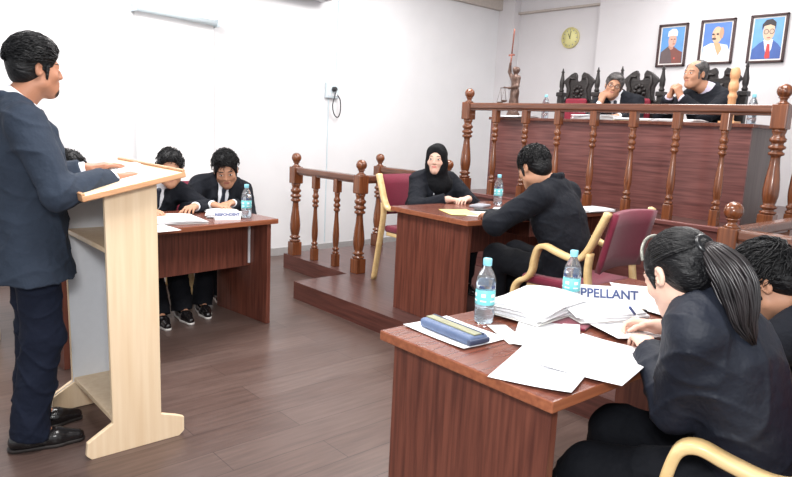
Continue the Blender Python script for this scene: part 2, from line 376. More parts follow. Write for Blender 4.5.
# ------------------------------------------------------------------ lectern
LX0, LX1 = -3.29, -2.70
t = empty('lectern', (-3.0, .95, 0), 0, 'pale beech speaker\'s lectern with a sloping top and splayed feet', 'lectern')
def lect_side(x, th):
    poly = [(.755, .02), (.775, 0), (1.15, 0), (1.172, .02), (1.172, .085), (1.14, .10), (1.068, .125), (1.062, 1.14), (.852, 1.09), (.862, .135), (.76, .075)]
    m = MB(); m.prism(poly, 0, th, T(x, 0, 0) @ Matrix(((0, 0, 1, 0), (1, 0, 0, 0), (0, 1, 0, 0), (0, 0, 0, 1))), .002)
    o = loc(m, 'side_panel', [M['beech'], M['whitelam']], t)
    for p in o.data.polygons:
        if p.normal.x*(1 if x < -3 else -1) > .9: p.material_index = 1
    return o
lect_side(LX1-.02, .022); lect_side(LX0, .022)
m = MB(); m.prism([(.765, .006), (.78, .002), (1.16, .002), (1.165, .08), (1.06, .125), (.862, .13), (.768, .074)], 0, .012, T(LX0+.022, 0, 0) @ Matrix(((0, 0, 1, 0), (1, 0, 0, 0), (0, 1, 0, 0), (0, 0, 0, 1))), .002); loc(m, 'foot', M['beech'], t)
m = MB(); m.box((LX0+.022, 1.035, .13), (LX1-.02, 1.053, 1.11)); loc(m, 'back_panel', M['whitelam'], t)
m = MB(); m.box((LX0+.022, .868, .13), (LX1-.02, 1.035, .152), .002); loc(m, 'bottom_shelf', M['beech'], t)
m = MB(); m.box((LX0+.022, .858, .86), (LX1-.02, 1.035, .88), .002); loc(m, 'shelf', M['beech'], t)
SL = math.atan2(.093, .42)
LTOP = T(-3.0, .95, 1.15) @ Rx(SL)
m = MB(); m.box((-.39, -.208, -.024), (.375, .208, 0), .004, LTOP)
o = loc(m, 'top', [M['beech'], M['beechedge']], t)
nrm = (Rx(SL) @ Vector((0, 0, 1)))
for p in o.data.polygons:
    if p.normal.dot(nrm) < .9: p.material_index = 1
for s_ in (-1, 1):
    m = MB(); m.box((-.39, s_*.208-(.014 if s_ > 0 else 0), -.001), (.375, s_*.208+(0 if s_ > 0 else .014), .010), .003, LTOP); loc(m, 'lipping', M['beechedge'], t)

# ------------------------------------------------------------------ armchairs with maroon seats
def smooth_path(pts, n=6):
    P = [Vector(p) for p in pts]; out = []
    for i in range(len(P)-1):
        p0, p1, p2, p3 = P[max(i-1, 0)], P[i], P[i+1], P[min(i+2, len(P)-1)]
        for k in range(n):
            u = k/n; out.append(.5*((2*p1)+(p2-p0)*u+(2*p0-5*p1+4*p2-p3)*u*u+(3*p1-p0-3*p2+p3)*u**3))
    out.append(P[-1]); return out
def armchair(label, locn, facing, group='pale wood armchairs with maroon seats'):
    t = empty('armchair', locn, facing, label, 'chair', group)
    m = MB(); m.box((-.235, -.22, .415), (.235, .235, .47), .022, None, 3); m.build('seat', M['maroon'], t)
    m = MB(); m.box((-.225, -.2, .385), (.225, .2, .416), .006); m.build('seat_frame', M['chairwood'], t)
    # curved upholstered back
    b = MB(); mt = T(0, -.262, .72) @ Rx(R(12))
    b.sheet(.475, .33, .032, lambda x, y: .035*(1-(2*x)**2)*-1, 10, 4, mt @ Rx(R(90)))
    b.build('backrest', M['maroon'], t)
    for sx in (-1, 1):
        x = sx*.258
        path = smooth_path([(x, .265, 0), (x, .262, .2), (x, .255, .37), (x, .225, .425), (x, .175, .455), (x, .145, .50), (x, .135, .57), (x, .115, .635), (x, .07, .655), (x, .0, .635), (x, -.09, .615), (x, -.15, .625), (x, -.195, .68), (x, -.235, .77), (x, -.285, .885)], 4)
        m = MB(); m.strip(path, .055, .03, (1, 0, 0)); m.build('arm_frame', M['chairwood'], t)
        path = smooth_path([(x, -.30, 0), (x, -.262, .2), (x, -.225, .4), (x, -.20, .55), (x, -.205, .66)], 4)
        m = MB(); m.strip(path, .05, .029, (1, 0, 0)); m.build('rear_leg', M['chairwood'], t)
    return t
def fang(fx, fy): return math.atan2(fy, fx)-PI/2
armchair('maroon and pale wood armchair the woman in the black headscarf sits on', (-3.86, 3.72, ZP), fang(1, -.06))
armchair('maroon and pale wood armchair of the man seated at the clerk\'s desk', (-2.11, 3.31, ZP), fang(-1, -.06))
armchair('pale wood armchair under the ponytailed woman in the right foreground', (-.65, 1.90, 0), fang(-1, -.3))
armchair('pale wood armchair at the right edge beneath the person with the bent head', (-.54, 2.60, 0), fang(-1, .05))
armchair('pale wood armchair at the left desk under the man hidden behind the speaker', (-4.80, 1.02, 0), fang(1, 0))
armchair('pale wood armchair at the left desk under the man partly hidden by the lectern top', (-4.98, 1.82, 0), fang(1, 0))
armchair('pale wood armchair at the left desk under the young man in full view', (-5.02, 2.42, 0), fang(1, -.1))

# ------------------------------------------------------------------ carved black judges' chairs
def judge_chair(label, x, y):
    t = empty('carved_chair', (x, y, ZB), PI, label, 'chair', 'carved black judges\' chairs')
    prof = [(.022, 0), (.028, .02), (.018, .035), (.026, .06), (.027, .11), (.017, .16), (.012, .2), (.018, .21), (.010, .225), (.005, .25)]
    for s in (-1, 1):
        m = MB(); m.box((s*.215-.03, -.03, .0), (s*.215+.03, .03, 1.01), .005); m.box((s*.215-.042, -.04, .985), (s*.215+.042, .04, 1.03), .008)
        m.lathe(prof, 14, T(s*.215, 0, 1.03)); m.build('back_post', M['blackwood'], t)
        m = MB(); m.box((s*.215-.028, .48, 0), (s*.215+.028, .536, .66), .006); m.build('leg', M['blackwood'], t)
        m = MB(); m.box((s*.225-.03, .02, .64), (s*.225+.03, .55, .69), .01); m.build('armrest', M['blackwood'], t)
    half = [(.0, 1.14), (.022, 1.145), (.03, 1.165), (.028, 1.20), (.052, 1.235), (.10, 1.215), (.165, 1.165), (.192, 1.135), (.165, 1.11), (.145, 1.07), (.142, 1.0), (.155, .955), (.185, .925), (.19, .86)]
    poly = half + [(-a, b) for a, b in half[::-1][:-1]]
    FR = Matrix(((1, 0, 0, 0), (0, 0, 1, 0), (0, 1, 0, 0), (0, 0, 0, 1)))
    m = MB(); m.prism(poly, -.018, .018, FR, .004)
    for k in range(9):                                              # carved rosette and scrolls
        a = 2*PI*k/9; m.ball((.05*math.cos(a), .018, 1.03+.055*math.sin(a)), .02, 8)
    m.ball((0, .018, 1.03), .03, 10)
    for s in (-1, 1):
        m.tube([(s*.05, .02, 1.17), (s*.10, .024, 1.175), (s*.12, .024, 1.12), (s*.10, .022, 1.06), (s*.11, .022, .98), (s*.15, .02, .93)], .012, 8)
    m.build('carved_crest', M['blackwood'], t)
    m = MB(); m.box((-.13, -.02, .52), (.13, .045, .965), .02, None, 3); m.build('back_pad', M['redpad'], t)
    m = MB(); m.box((-.185, -.016, .5), (.185, .016, .9), .004); m.build('back_panel', M['blackwood'], t)
    m = MB(); m.box((-.235, .0, .42), (.235, .54, .5), .02); m.build('seat', M['redpad'], t)
    return t
judge_chair('empty carved black chair with a red pad at the left of the bench', -4.10, 6.12)
judge_chair('carved black chair behind the judge in glasses', -3.40, 6.12)
judge_chair('carved black chair behind the judge with clasped hands', -2.645, 6.12)

# ------------------------------------------------------------------ things on the walls
t = empty('wall_clock', (-4.935, 7.1, 2.583), 0, 'round cream wall clock above the bench', 'clock')
FRY = Matrix(((1, 0, 0, 0), (0, 0, -1, 0), (0, 1, 0, 0), (0, 0, 0, 1)))
m = MB(); m.lathe([(.125, 0), (.128, .02), (.12, .03), (.112, .03), (.112, .02), (.0, .02)], 36, FRY, cap=False); m.build('rim', M['clockrim'], t)
m = MB(); m.lathe([(.112, .018), (.112, .0215), (.001, .0215)], 36, FRY, cap=False); f = m.build('face', M['clockface'], t)
for k in range(12):
    a = 2*PI*k/12; m = MB(); m.box((-.004, .086, .0215), (.004, .104, .0235), 0, FRY @ Rz(a)); m.build('hour_mark', M['greyink'], f)
for a, l_ in ((R(28), .055), (R(-8), .08)):
    m = MB(); m.box((-.003, -.012, .0235), (.003, l_, .0265), 0, FRY @ Rz(a)); m.build('hand', M['cord'], t)

def portrait(label, x0, x1, z0, z1, fn):
    cx, cz = (x0+x1)/2, (z0+z1)/2; w, h = x1-x0, z1-z0
    t = empty('framed_portrait', (cx, 7.02, cz), 0, label, 'picture', 'portraits above the bench')
    fwid = .022; m = MB()
    m.box((-w/2, -.03, -h/2), (-w/2+fwid, 0, h/2), .004); m.box((w/2-fwid, -.03, -h/2), (w/2, 0, h/2), .004)
    m.box((-w/2, -.03, h/2-fwid), (w/2, 0, h/2), .004); m.box((-w/2, -.03, -h/2), (w/2, 0, -h/2+fwid), .004); m.build('frame', M['frame'], t)
    m = MB(); m.box((-w/2+fwid, -.012, -h/2+fwid), (w/2-fwid, -.002, h/2-fwid)); m.build('mount', M['matte'], t)
    iw, ih = w/2-fwid-.014, h/2-fwid-.014
    mats = []; m = MB()
    def shape(poly, rgb, k):
        nm = 'paint_%d_%d_%d' % rgb
        if nm not in M: M[nm] = mat(nm, rgb, .45, noise=.12, nscale=14)
        if M[nm] not in mats: mats.append(M[nm])
        m.mi = mats.index(M[nm])
        poly = [(max(-1, min(1, a))*iw, max(-1, min(1, b))*ih) for a, b in poly]
        m.prism(poly, .0125+.0004*k, .0128+.0004*k, FRY)
    def ell(cx_, cz_, rx, rz, rgb, k, a0=0, a1=2*PI):
        shape([(cx_+rx*math.cos(a0+(a1-a0)*i/22), cz_+rz*math.sin(a0+(a1-a0)*i/22)) for i in range(22 if a1-a0 > 6.2 else 23)], rgb, k)
    fn(shape, ell); m.build('picture', mats, t)
    return t
def pic_a(shape, ell):                   # elderly man in white cap and brown coat
    shape([(-1, -1), (1, -1), (1, 1), (-1, 1)], (92, 148, 206), 0)
    shape([(-1, -1), (-.95, -.35), (-.55, -.15), (-.3, -.02), (.2, -.08), (.6, -.28), (.95, -.4), (1, -1)], (96, 80, 82), 1)
    shape([(-.3, -.02), (-.05, -.4), (.1, -1), (.9, -1), (.95, -.4), (.5, -.25), (.15, -.06)], (122, 70, 62), 2)
    shape([(-.3, .05), (.15, .0), (.1, -.2), (-.1, -.25), (-.3, -.1)], (190, 140, 120), 3)
    ell(.0, .28, .36, .38, (208, 164, 146), 4)
    shape([(-.45, .5), (-.42, .78), (-.1, .92), (.25, .9), (.42, .74), (.4, .5), (0, .56)], (232, 232, 236), 5)
    ell(.18, .34, .09, .03, (110, 70, 62), 6); ell(-.08, .34, .08, .03, (110, 70, 62), 6); ell(.14, .08, .12, .03, (170, 96, 88), 6); ell(.1, .22, .05, .1, (190, 140, 122), 6)
    ell(.3, -.72, .07, .06, (210, 90, 80), 7)
def pic_b(shape, ell):                   # bald man in a white shawl
    shape([(-1, -1), (1, -1), (1, 1), (-1, 1)], (82, 122, 190), 0)
    shape([(-1, -1), (-.95, -.25), (-.4, -.05), (.2, -.1), (.8, -.2), (1, -.5), (1, -1)], (206, 220, 240), 1)
    shape([(-.2, -.05), (.25, -.08), (.45, -.4), (.2, -.75), (.0, -.45)], (206, 160, 120), 2)
    shape([(-.95, -.25), (-.5, -.08), (-.1, -.6), (-.2, -1), (-.9, -1)], (224, 232, 246), 3)
    ell(.0, .36, .38, .44, (214, 172, 140), 4); ell(.32, .45, .16, .3, (188, 146, 116), 5); ell(.38, .3, .07, .13, (196, 150, 124), 6)
    ell(-.2, .16, .17, .06, (96, 84, 82), 7); ell(-.28, .4, .1, .05, (60, 52, 50), 7); ell(.04, .4, .1, .05, (60, 52, 50), 7); ell(-.16, .27, .06, .12, (196, 150, 120), 7)
def pic_c(shape, ell):                   # man in round glasses, blue suit and red tie
    shape([(-1, -1), (1, -1), (1, 1), (-1, 1)], (104, 158, 210), 0)
    shape([(-1, -1), (-.95, -.5), (-.55, -.22), (-.2, -.08), (.4, -.08), (.75, -.28), (1, -.5), (1, -1)], (62, 92, 160), 1)
    shape([(-.25, -.05), (.4, -.05), (.35, -.5), (.1, -.95), (-.1, -.5)], (228, 228, 236), 2)
    shape([(.02, -.26), (.2, -.26), (.32, -.95), (.05, -1), (-.05, -.9)], (190, 60, 60), 3)
    ell(.05, .34, .4, .46, (214, 178, 152), 4)
    shape([(-.42, .42), (-.44, .7), (-.2, .92), (.2, .95), (.48, .78), (.5, .4), (.42, .58), (.1, .68), (-.3, .62)], (44, 38, 44), 5)
    for c in (-.12, .26): ell(c, .34, .17, .13, (60, 60, 66), 6); ell(c, .34, .13, .10, (196, 170, 150), 7)
    ell(.08, .04, .13, .03, (170, 96, 88), 6)
portrait('framed portrait of a man in a white cap, leftmost on the back wall', -3.745, -3.425, 2.185, 2.63, pic_a)
portrait('framed portrait of a bald man in a white shawl, middle on the back wall', -3.29, -2.945, 2.195, 2.64, pic_b)
portrait('framed portrait of a man in glasses with a red tie, rightmost on the back wall', -2.805, -2.465, 2.19, 2.645, pic_c)

t = empty('wall_socket', (-6, 4.29, 1.77), 0, 'pale switch box with a plugged-in black lead on the left wall', 'socket')
m = MB(); m.box((0, -.085, -.085), (.035, .085, .085), .008); m.build('box', M['switch'], t)
for y in (-.045, .0, .045):
    m = MB(); m.box((.035, y-.014, -.062), (.041, y+.014, -.03), .003); m.build('switch', M['whitelam'], t)
m = MB(); m.lathe([(.026, 0), (.026, .035), (.016, .05)], 14, T(.035, .01, .012) @ Ry(PI/2)); m.build('plug', M['cord'], t)
pts = smooth_path([(.09, .01, .01), (.10, -.02, -.06), (.06, -.015, -.16), (.04, .02, -.25), (.04, .07, -.285), (.045, .10, -.22), (.05, .09, -.10), (.035, .055, -.04)], 5)
m = MB(); m.tube(pts, .006, 8); m.build('lead', M['cord'], t)
m = MB(); m.box((-6, 4.345, 1.856), (-5.988, 4.36, 3.3), .002)
tag(m.build('cable_trunking', M['switch']), 'thin white cable trunking running down the left wall to the switch box', 'trunking')
m = MB(); m.box((-6, 4.25, .1), (-5.99, 4.262, 1.684), .002)
tag(m.build('wall_conduit', M['switch']), 'thin white conduit on the left wall below the switch box', 'conduit')

t = empty('projector_screen', (-5.93, 2.55, 2.28), 0, 'white pull-down projector screen on the left wall', 'screen')
m = MB(); m.tube([(0, -.385, .035), (0, .375, .0)], .026, 14); m.build('roller_case', M['switch'], t)
for y, z in ((-.385, .035), (.375, 0)):
    m = MB(); m.box((-.068, y-.012, z-.03), (.03, y+.012, z+.035), .003); m.build('bracket', M['switch'], t)
m = MB(); m.box((-.052, -.37, -1.72), (-.048, .36, .02)); m.build('sheet', M['screen'], t)
m = MB(); m.tube([(-.05, -.37, -1.73), (-.05, .36, -1.73)], .012, 10); m.build('bottom_bar', M['switch'], t)

t = empty('air_conditioner', (-5.99, 3.73, 2.66), 0, 'white wall air conditioner cut off by the top edge of the photo', 'air conditioner')
m = MB(); m.prism([(0, 0), (.16, 0), (.21, .06), (.2, .3), (0, .3)], -.42, .42, Matrix(((1, 0, 0, 0), (0, 0, 1, 0), (0, 1, 0, 0), (0, 0, 0, 1))), .01); m.build('casing', M['acw'], t)
m = MB(); m.box((.07, -.38, -.004), (.15, .38, .012), .002); m.build('outlet', M['greyink'], t)
m = MB(); m.box((.08, -.36, -.01), (.14, .36, -.004), .002, T(0, 0, 0)); m.build('flap', M['acw'], t)
# ------------------------------------------------------------------ people: smooth implicit bodies meshed on a grid
class SDF:
    def __init__(s, lo, hi, h):
        s.h = h; s.lo = np.array(lo, float); n = np.ceil((np.array(hi)-s.lo)/h).astype(int)+1
        s.ax = [s.lo[i]+h*np.arange(n[i]) for i in range(3)]; s.F = np.full(n, .12, np.float32)
    def region(s, lo, hi):
        sl = []
        for i in range(3):
            a = int(max(0, math.floor((lo[i]-s.lo[i])/s.h))); b = int(min(s.F.shape[i], math.ceil((hi[i]-s.lo[i])/s.h)+1))
            if b <= a: return None, None
            sl.append(slice(a, b))
        g = np.meshgrid(*[s.ax[i][sl[i]] for i in range(3)], indexing='ij', sparse=True)
        return tuple(sl), g
    def blend(s, sl, d, k, sub):
        F = s.F[sl]
        if sub:
            if k > 0:
                h = np.clip(.5-.5*(F+d)/k, 0, 1); r = F*(1-h)-d*h+k*h*(1-h)
            else: r = np.maximum(F, -d)
        else:
            if k > 0:
                h = np.clip(.5+.5*(F-d)/k, 0, 1); r = F*(1-h)+d*h-k*h*(1-h)
            else: r = np.minimum(F, d)
        s.F[sl] = r.astype(np.float32)
    def cone(s, a, b, ra, rb, k=.02, flat=None, fk=1.0, sub=False, cap=(0, 0)):
        a = np.array(a, float); b = np.array(b, float); mg = max(ra, rb)+k+3*s.h
        sl, g = s.region(np.minimum(a, b)-mg, np.maximum(a, b)+mg)
        if sl is None: return s
        q = [g[i]-a[i] for i in range(3)]; ab = b-a; L2 = float(ab@ab)+1e-12
        if flat is not None:
            n = np.array(flat, float); n /= np.linalg.norm(n); dn = q[0]*n[0]+q[1]*n[1]+q[2]*n[2]
            q = [q[i]+(fk-1)*n[i]*dn for i in range(3)]
            an = float(ab@n); ab = ab+(fk-1)*n*an; L2 = float(ab@ab)+1e-12
        tr = (q[0]*ab[0]+q[1]*ab[1]+q[2]*ab[2])/L2; t = np.clip(tr, 0, 1)
        d = np.sqrt((q[0]-t*ab[0])**2+(q[1]-t*ab[1])**2+(q[2]-t*ab[2])**2)-(ra+t*(rb-ra))
        L = math.sqrt(L2)
        if cap[0]: d = np.maximum(d, -tr*L)
        if cap[1]: d = np.maximum(d, (tr-1)*L)
        s.blend(sl, d, k, sub); return s
    def chain(s, pts, rad, k=.02, **kw):
        for i in range(len(pts)-1): s.cone(pts[i], pts[i+1], rad[i], rad[i+1], k, **kw)
        return s
    def ell(s, c, r, k=.02, rot=None, sub=False):
        c = np.array(c, float); r = np.array(r, float); mg = max(r)+k+3*s.h
        sl, g = s.region(c-mg, c+mg)
        if sl is None: return s
        q = [g[i]-c[i] for i in range(3)]
        if rot is not None: q = [q[0]*rot[0][j]+q[1]*rot[1][j]+q[2]*rot[2][j] for j in range(3)]   # columns = local axes
        k0 = np.sqrt((q[0]/r[0])**2+(q[1]/r[1])**2+(q[2]/r[2])**2); k1 = np.sqrt((q[0]/r[0]**2)**2+(q[1]/r[1]**2)**2+(q[2]/r[2]**2)**2)+1e-9
        s.blend(sl, k0*(k0-1)/k1, k, sub); return s
    def plane(s, p, n, lo=None, hi=None):                 # cut away the side n points to
        n = np.array(n, float); n /= np.linalg.norm(n); p = np.array(p, float)
        sl, g = s.region(s.lo if lo is None else lo, s.lo+s.h*np.array(s.F.shape) if hi is None else hi)
        if sl is None: return s
        d = (g[0]-p[0])*n[0]+(g[1]-p[1])*n[1]+(g[2]-p[2])*n[2]
        s.F[sl] = np.maximum(s.F[sl], d).astype(np.float32); return s
    def ripple(s, amp, fx, fy, fz, seed=0):
        g = np.meshgrid(*s.ax, indexing='ij', sparse=True)
        n = np.sin(g[0]*fx+1.7*np.sin(g[1]*fy*.6+seed)+seed)*np.sin(g[2]*fz+1.3*np.sin(g[0]*fx*.5+2*seed))+.6*np.sin(g[1]*fy+1.1*np.sin(g[2]*fz*.7+seed*3))
        s.F += (amp*n).astype(np.float32); return s
    def folds(s, amp, seed=0):                             # raised cloth folds, patchy
        g = np.meshgrid(*s.ax, indexing='ij', sparse=True); x, y, z = g
        for a, b, c, w in ((9, 5, 20, 0), (-13, 7, 15, 1.9), (6, -14, 24, 4.1)):
            u = x*a+y*b+z*c+1.8*np.sin(z*8+x*6+w+seed)+1.4*np.sin(y*11-z*5+w*2+seed)
            rid = (1-np.abs(np.sin(u)))**3; msk = np.clip(.5+.9*np.sin(x*7+z*6+w*3+seed)*np.sin(y*8-z*4+w), 0, 1)
            s.F -= (amp*rid*msk).astype(np.float32)
        return s
    def mesh(s):
        F = s.F.copy(); F[0] = F[-1] = .1; F[:, 0] = F[:, -1] = .1; F[:, :, 0] = F[:, :, -1] = .1
        S = F < 0
        c = sum(S[i:S.shape[0]-1+i, j:S.shape[1]-1+j, k:S.shape[2]-1+k].astype(np.int8) for i in (0, 1) for j in (0, 1) for k in (0, 1))
        act = (c > 0) & (c < 8); I = np.argwhere(act); idx = np.full(act.shape, -1, np.int64); idx[act] = np.arange(len(I))
        acc = np.zeros((len(I), 3)); cnt = np.zeros(len(I))
        for ax in range(3):
            o1, o2 = [a for a in range(3) if a != ax]
            for u in (0, 1):
                for v in (0, 1):
                    a = np.zeros(3, int); a[o1] = u; a[o2] = v; b = a.copy(); b[ax] = 1
                    fa = F[tuple((I+a).T)]; fb = F[tuple((I+b).T)]; m_ = (fa < 0) != (fb < 0)
                    t = np.where(m_, fa/(fa-fb+1e-12), 0); p = a+np.outer(t, b-a); acc[m_] += p[m_]; cnt[m_] += 1
        V = (I+acc/cnt[:, None])*s.h+s.lo
        Q = []
        for ax in range(3):
            o1, o2 = (ax+1) % 3, (ax+2) % 3
            a = np.take(S, range(S.shape[ax]-1), ax); b = np.take(S, range(1, S.shape[ax]), ax)
            E = np.argwhere(a != b); E = E[(E[:, o1] > 0) & (E[:, o2] > 0) & (E[:, o1] < S.shape[o1]-1) & (E[:, o2] < S.shape[o2]-1)]
            flip = ~S[tuple(E.T)]; q = []
            for u, v in ((-1, -1), (0, -1), (0, 0), (-1, 0)):
                e = E.copy(); e[:, o1] += u; e[:, o2] += v; q.append(idx[tuple(e.T)])
            q = np.stack(q, 1); q[flip] = q[flip][:, ::-1]; Q.append(q)
        return V, np.concatenate(Q)
def np_mesh(name, V, Q, mats, parent=None, mi=None, smooth=True, relax=1):
    me = bpy.data.meshes.new(name)
    if relax and len(V):
        for _ in range(relax):                            # light smoothing along the grid's edges
            acc = np.zeros_like(V); cnt = np.zeros(len(V))
            for a, b in ((0, 1), (1, 2), (2, 3), (3, 0)):
                np.add.at(acc, Q[:, a], V[Q[:, b]]); np.add.at(cnt, Q[:, a], 1)
                np.add.at(acc, Q[:, b], V[Q[:, a]]); np.add.at(cnt, Q[:, b], 1)
            V = V*.5+.5*acc/np.maximum(cnt, 1)[:, None]
    me.vertices.add(len(V)); me.vertices.foreach_set('co', V.astype(np.float32).ravel())
    me.loops.add(len(Q)*4); me.loops.foreach_set('vertex_index', Q.astype(np.int32).ravel())
    me.polygons.add(len(Q)); me.polygons.foreach_set('loop_start', np.arange(0, len(Q)*4, 4, dtype=np.int32))
    me.polygons.foreach_set('use_smooth', np.full(len(Q), smooth))
    for m in (mats if isinstance(mats, (list, tuple)) else [mats]): me.materials.append(m)
    if mi is not None: me.polygons.foreach_set('material_index', mi.astype(np.int32))
    me.update(calc_edges=True)
    o = bpy.data.objects.new(name, me); COL.objects.link(o)
    if parent is not None: o.parent = parent
    return o
def nrm_(v): v = np.array(v, float); return v/(np.linalg.norm(v)+1e-12)
def ik(S, W, pole, a, b):
    S, W = np.array(S, float), np.array(W, float); d = W-S; L = np.linalg.norm(d); dn = d/L
    if L > (a+b)*.995: a, b = a*L/(a+b)*1.003, b*L/(a+b)*1.003
    x = (a*a-b*b+L*L)/(2*L); h = math.sqrt(max(a*a-x*x, 0)); p = np.array(pole, float); p = nrm_(p-dn*(p@dn))
    return S+dn*x+p*h
def hand(F, W, d, n, side, s=1.0, curl=(.3, .4, .3), thumb=.3, spread=.10):
    # W wrist, d towards the fingers, n out of the palm, side +1 right / -1 left
    d = nrm_(d); n = np.array(n, float); n = nrm_(n-d*(n@d)); t = np.cross(d, n)*side
    W = np.array(W, float); cs = curl if isinstance(curl[0], (tuple, list)) else [curl]*4
    offs = (.031, .0105, -.0105, -.030); lens = (.070, .079, .073, .057); kn = (.088, .092, .088, .080); rr = (.0092, .0095, .009, .008)
    for i in range(4):
        K = W+(d*kn[i]+t*offs[i])*s; F.cone(W+(t*offs[i]*.55+d*.005)*s, K, .0145*s, .0115*s, .012, flat=n, fk=.92)
        a = 0; P = K; dd = nrm_(d+t*spread*(offs[i]/.03)); L = lens[i]*s
        for j, (fr, c) in enumerate(zip((.44, .31, .25), cs[i])):
            a += c; dv = dd*math.cos(a)+n*math.sin(a); E = P+dv*L*fr
            F.cone(P, E, rr[i]*s*(1-.09*j), rr[i]*s*(1-.09*(j+1)), .003 if j else .006); P = E
    P = W+(d*.022+t*.022+n*.006)*s; dv = nrm_(d*.62+t*.70+n*(.15+thumb*.5))
    for L, r0, r1 in ((.043, .0155, .012), (.033, .0115, .0098), (.027, .0098, .0082)):
        E = P+dv*L*s; F.cone(P, E, r0*s, r1*s, .008); P = E; dv = nrm_(dv+d*.28+n*thumb*.5-t*.18)
def frame_from(yf, zu):
    z = nrm_(zu); y = np.array(yf, float); y = nrm_(y-z*(y@z)); return np.cross(y, z), y, z
def person(label, face, floor, pel, chest, headc, hrot, arms, legs, skin, s=1.0, h=.006, fem=False, suit='suit', trous='trous',
           shirt='shirt', vneck=True, tie=True, twist=0, hem=None, hair=None, hs=1.0, hunch=0, beard=False, shoes=True, sole='sole', group=None, brows=True, collar=True, skirt=.0, slim=1.0, fold=.0028, extra=None):
    rot = fang(*face); root = np.array([pel[0], pel[1], floor]); cr, sr = math.cos(-rot), math.sin(-rot)
    RM = np.array([[cr, -sr, 0], [sr, cr, 0], [0, 0, 1]])
    loc_ = lambda p: RM @ (np.array(p, float)-root)
    vec = lambda v: RM @ np.array(v, float)
    P = loc_(pel); C = loc_(chest); H = loc_(headc)
    spine = nrm_(C-P); ca, sa = math.cos(R(twist)), math.sin(R(twist))
    yf0 = np.array([-sa, ca, 0.]); zu = nrm_(spine+np.array([0, math.sin(R(hunch)), 0])*1.0)
    xr, yf, zu = frame_from(yf0, zu)
    cp = lambda x, y, z: C+(xr*x+yf*y+zu*z)*s                  # chest coordinates
    pxr, pyf, pzu = frame_from(np.array([0, 1., 0]), nrm_(spine*.6+np.array([0, 0, .6])))
    pp = lambda x, y, z: P+(pxr*x+pyf*y+pzu*z)*s
    # head frame
    hy, hp, hr = [R(a) for a in hrot]
    HM = np.array((Rz(hy) @ Rx(-hp) @ Ry(hr)).to_3x3()); hx = lambda x, y, z: H+HM @ np.array([x, y, z])*s*hs
    hd = s*hs
    neck0 = cp(0, -.02, .165); neck1 = hx(0, -.018, -.075)
    sw = .172 if not fem else .152
    sh = {'L': cp(-sw, -.012, .095), 'R': cp(sw, -.012, .095)}
    el, wr, wd = {}, {}, {}
    for k in 'LR':
        a = arms.get(k)
        if a is None: a = arms_default(k)
        wr[k] = loc_(a['w']); el[k] = ik(sh[k], wr[k], vec(a['pole']), .285*s, .255*s)
        wd[k] = vec(a['d']) if 'd' in a else nrm_(wr[k]-el[k])
    hip = {'L': pp(-.088, 0, -.02), 'R': pp(.088, 0, -.02)}; kn, an, fd = {}, {}, {}
    for k in 'LR':
        g = legs[k]; an[k] = loc_(g['a']); kn[k] = ik(hip[k], an[k], vec(g['pole']), .435*s, .41*s); fd[k] = nrm_(vec(g.get('f', (face[0], face[1], 0))))
    pts = np.array([P, C, H, *sh.values(), *el.values(), *wr.values(), *kn.values(), *an.values()])
    lo = pts.min(0)-.24; hi = pts.max(0)+.24; lo[2] = max(lo[2], -.01)
    X = {'cp': cp, 'hx': hx, 'pp': pp, 'xr': xr, 'yf': yf, 'zu': zu, 'HM': HM, 'hd': hd, 'el': el, 'wr': wr, 'sh': sh, 'kn': kn, 'an': an, 'H': H, 'C': C, 'P': P, 'loc': loc_, 'vec': vec, 's': s, 'h': h}
    # ---- body: head, neck, hands and everything under the clothes as one surface
    hb = min(h, .0048)
    F = SDF(lo, hi, hb)
    F.cone(pp(0, 0, 0), pp(0, .0, .15), .135*s, .12*s, .04, flat=pyf, fk=1.45); F.cone(pp(0, 0, .15), cp(0, 0, 0), .12*s, .138*s, .04, flat=yf, fk=1.45)
    F.cone(cp(-.09, -.01, .09), cp(.09, -.01, .09), .055*s, .055*s, .05); F.cone(cp(0, 0, .0), neck0, .12*s, .055*s, .04, flat=yf, fk=1.3)
    nr = .056 if not fem else .046
    F.cone(neck0, neck1, (nr+.004)*s, nr*s, .02)
    for k in 'LR':
        F.chain([sh[k], el[k], wr[k]], [.043*s, .034*s, .025*s], .02); F.chain([hip[k], kn[k], an[k]], [.068*s, .045*s, .034*s], .03)
        F.cone(el[k]+(wr[k]-el[k])*.7, wr[k]+wd[k]*.01, .026*s, .024*s, .01)
        a = arms[k]; sd = 1 if k == 'R' else -1
        if 'n' in a: hand(F, wr[k], wd[k], vec(a['n']), sd, s*(.94 if fem else 1.0), a.get('curl', (.3, .4, .3)), a.get('thumb', .3))
        else: F.cone(wr[k], wr[k]+wd[k]*.1*s, .026*s, .024*s, .01)
        F.cone(an[k], an[k]+fd[k]*.1*s-np.array([0, 0, .04*s]), .03*s, .024*s, .02)
    # head
    e = lambda c, r, k=.015, sub=False: F.ell(hx(*c), np.array(r)*hd, k*hd, HM, sub)
    cn = lambda a, b, ra, rb, k=.01, **kw: F.cone(hx(*a), hx(*b), ra*hd, rb*hd, k*hd, **kw)
    e((0, -.014, .030), (.073, .092, .084), .012); jw = .054 if fem else .059
    e((0, .026, -.030), (jw, .062, .076), .03); e((0, .052, -.088), (.028, .028, .024), .03)
    jx, jr = (.043, .022) if not fem else (.034, .018)
    for x in (-1, 1): cn((x*jx, .02, -.062), (0, .058, -.090), jr, jr, .03)
    cn((-.034, .074, .022), (.034, .074, .022), .0105, .0105, .018)
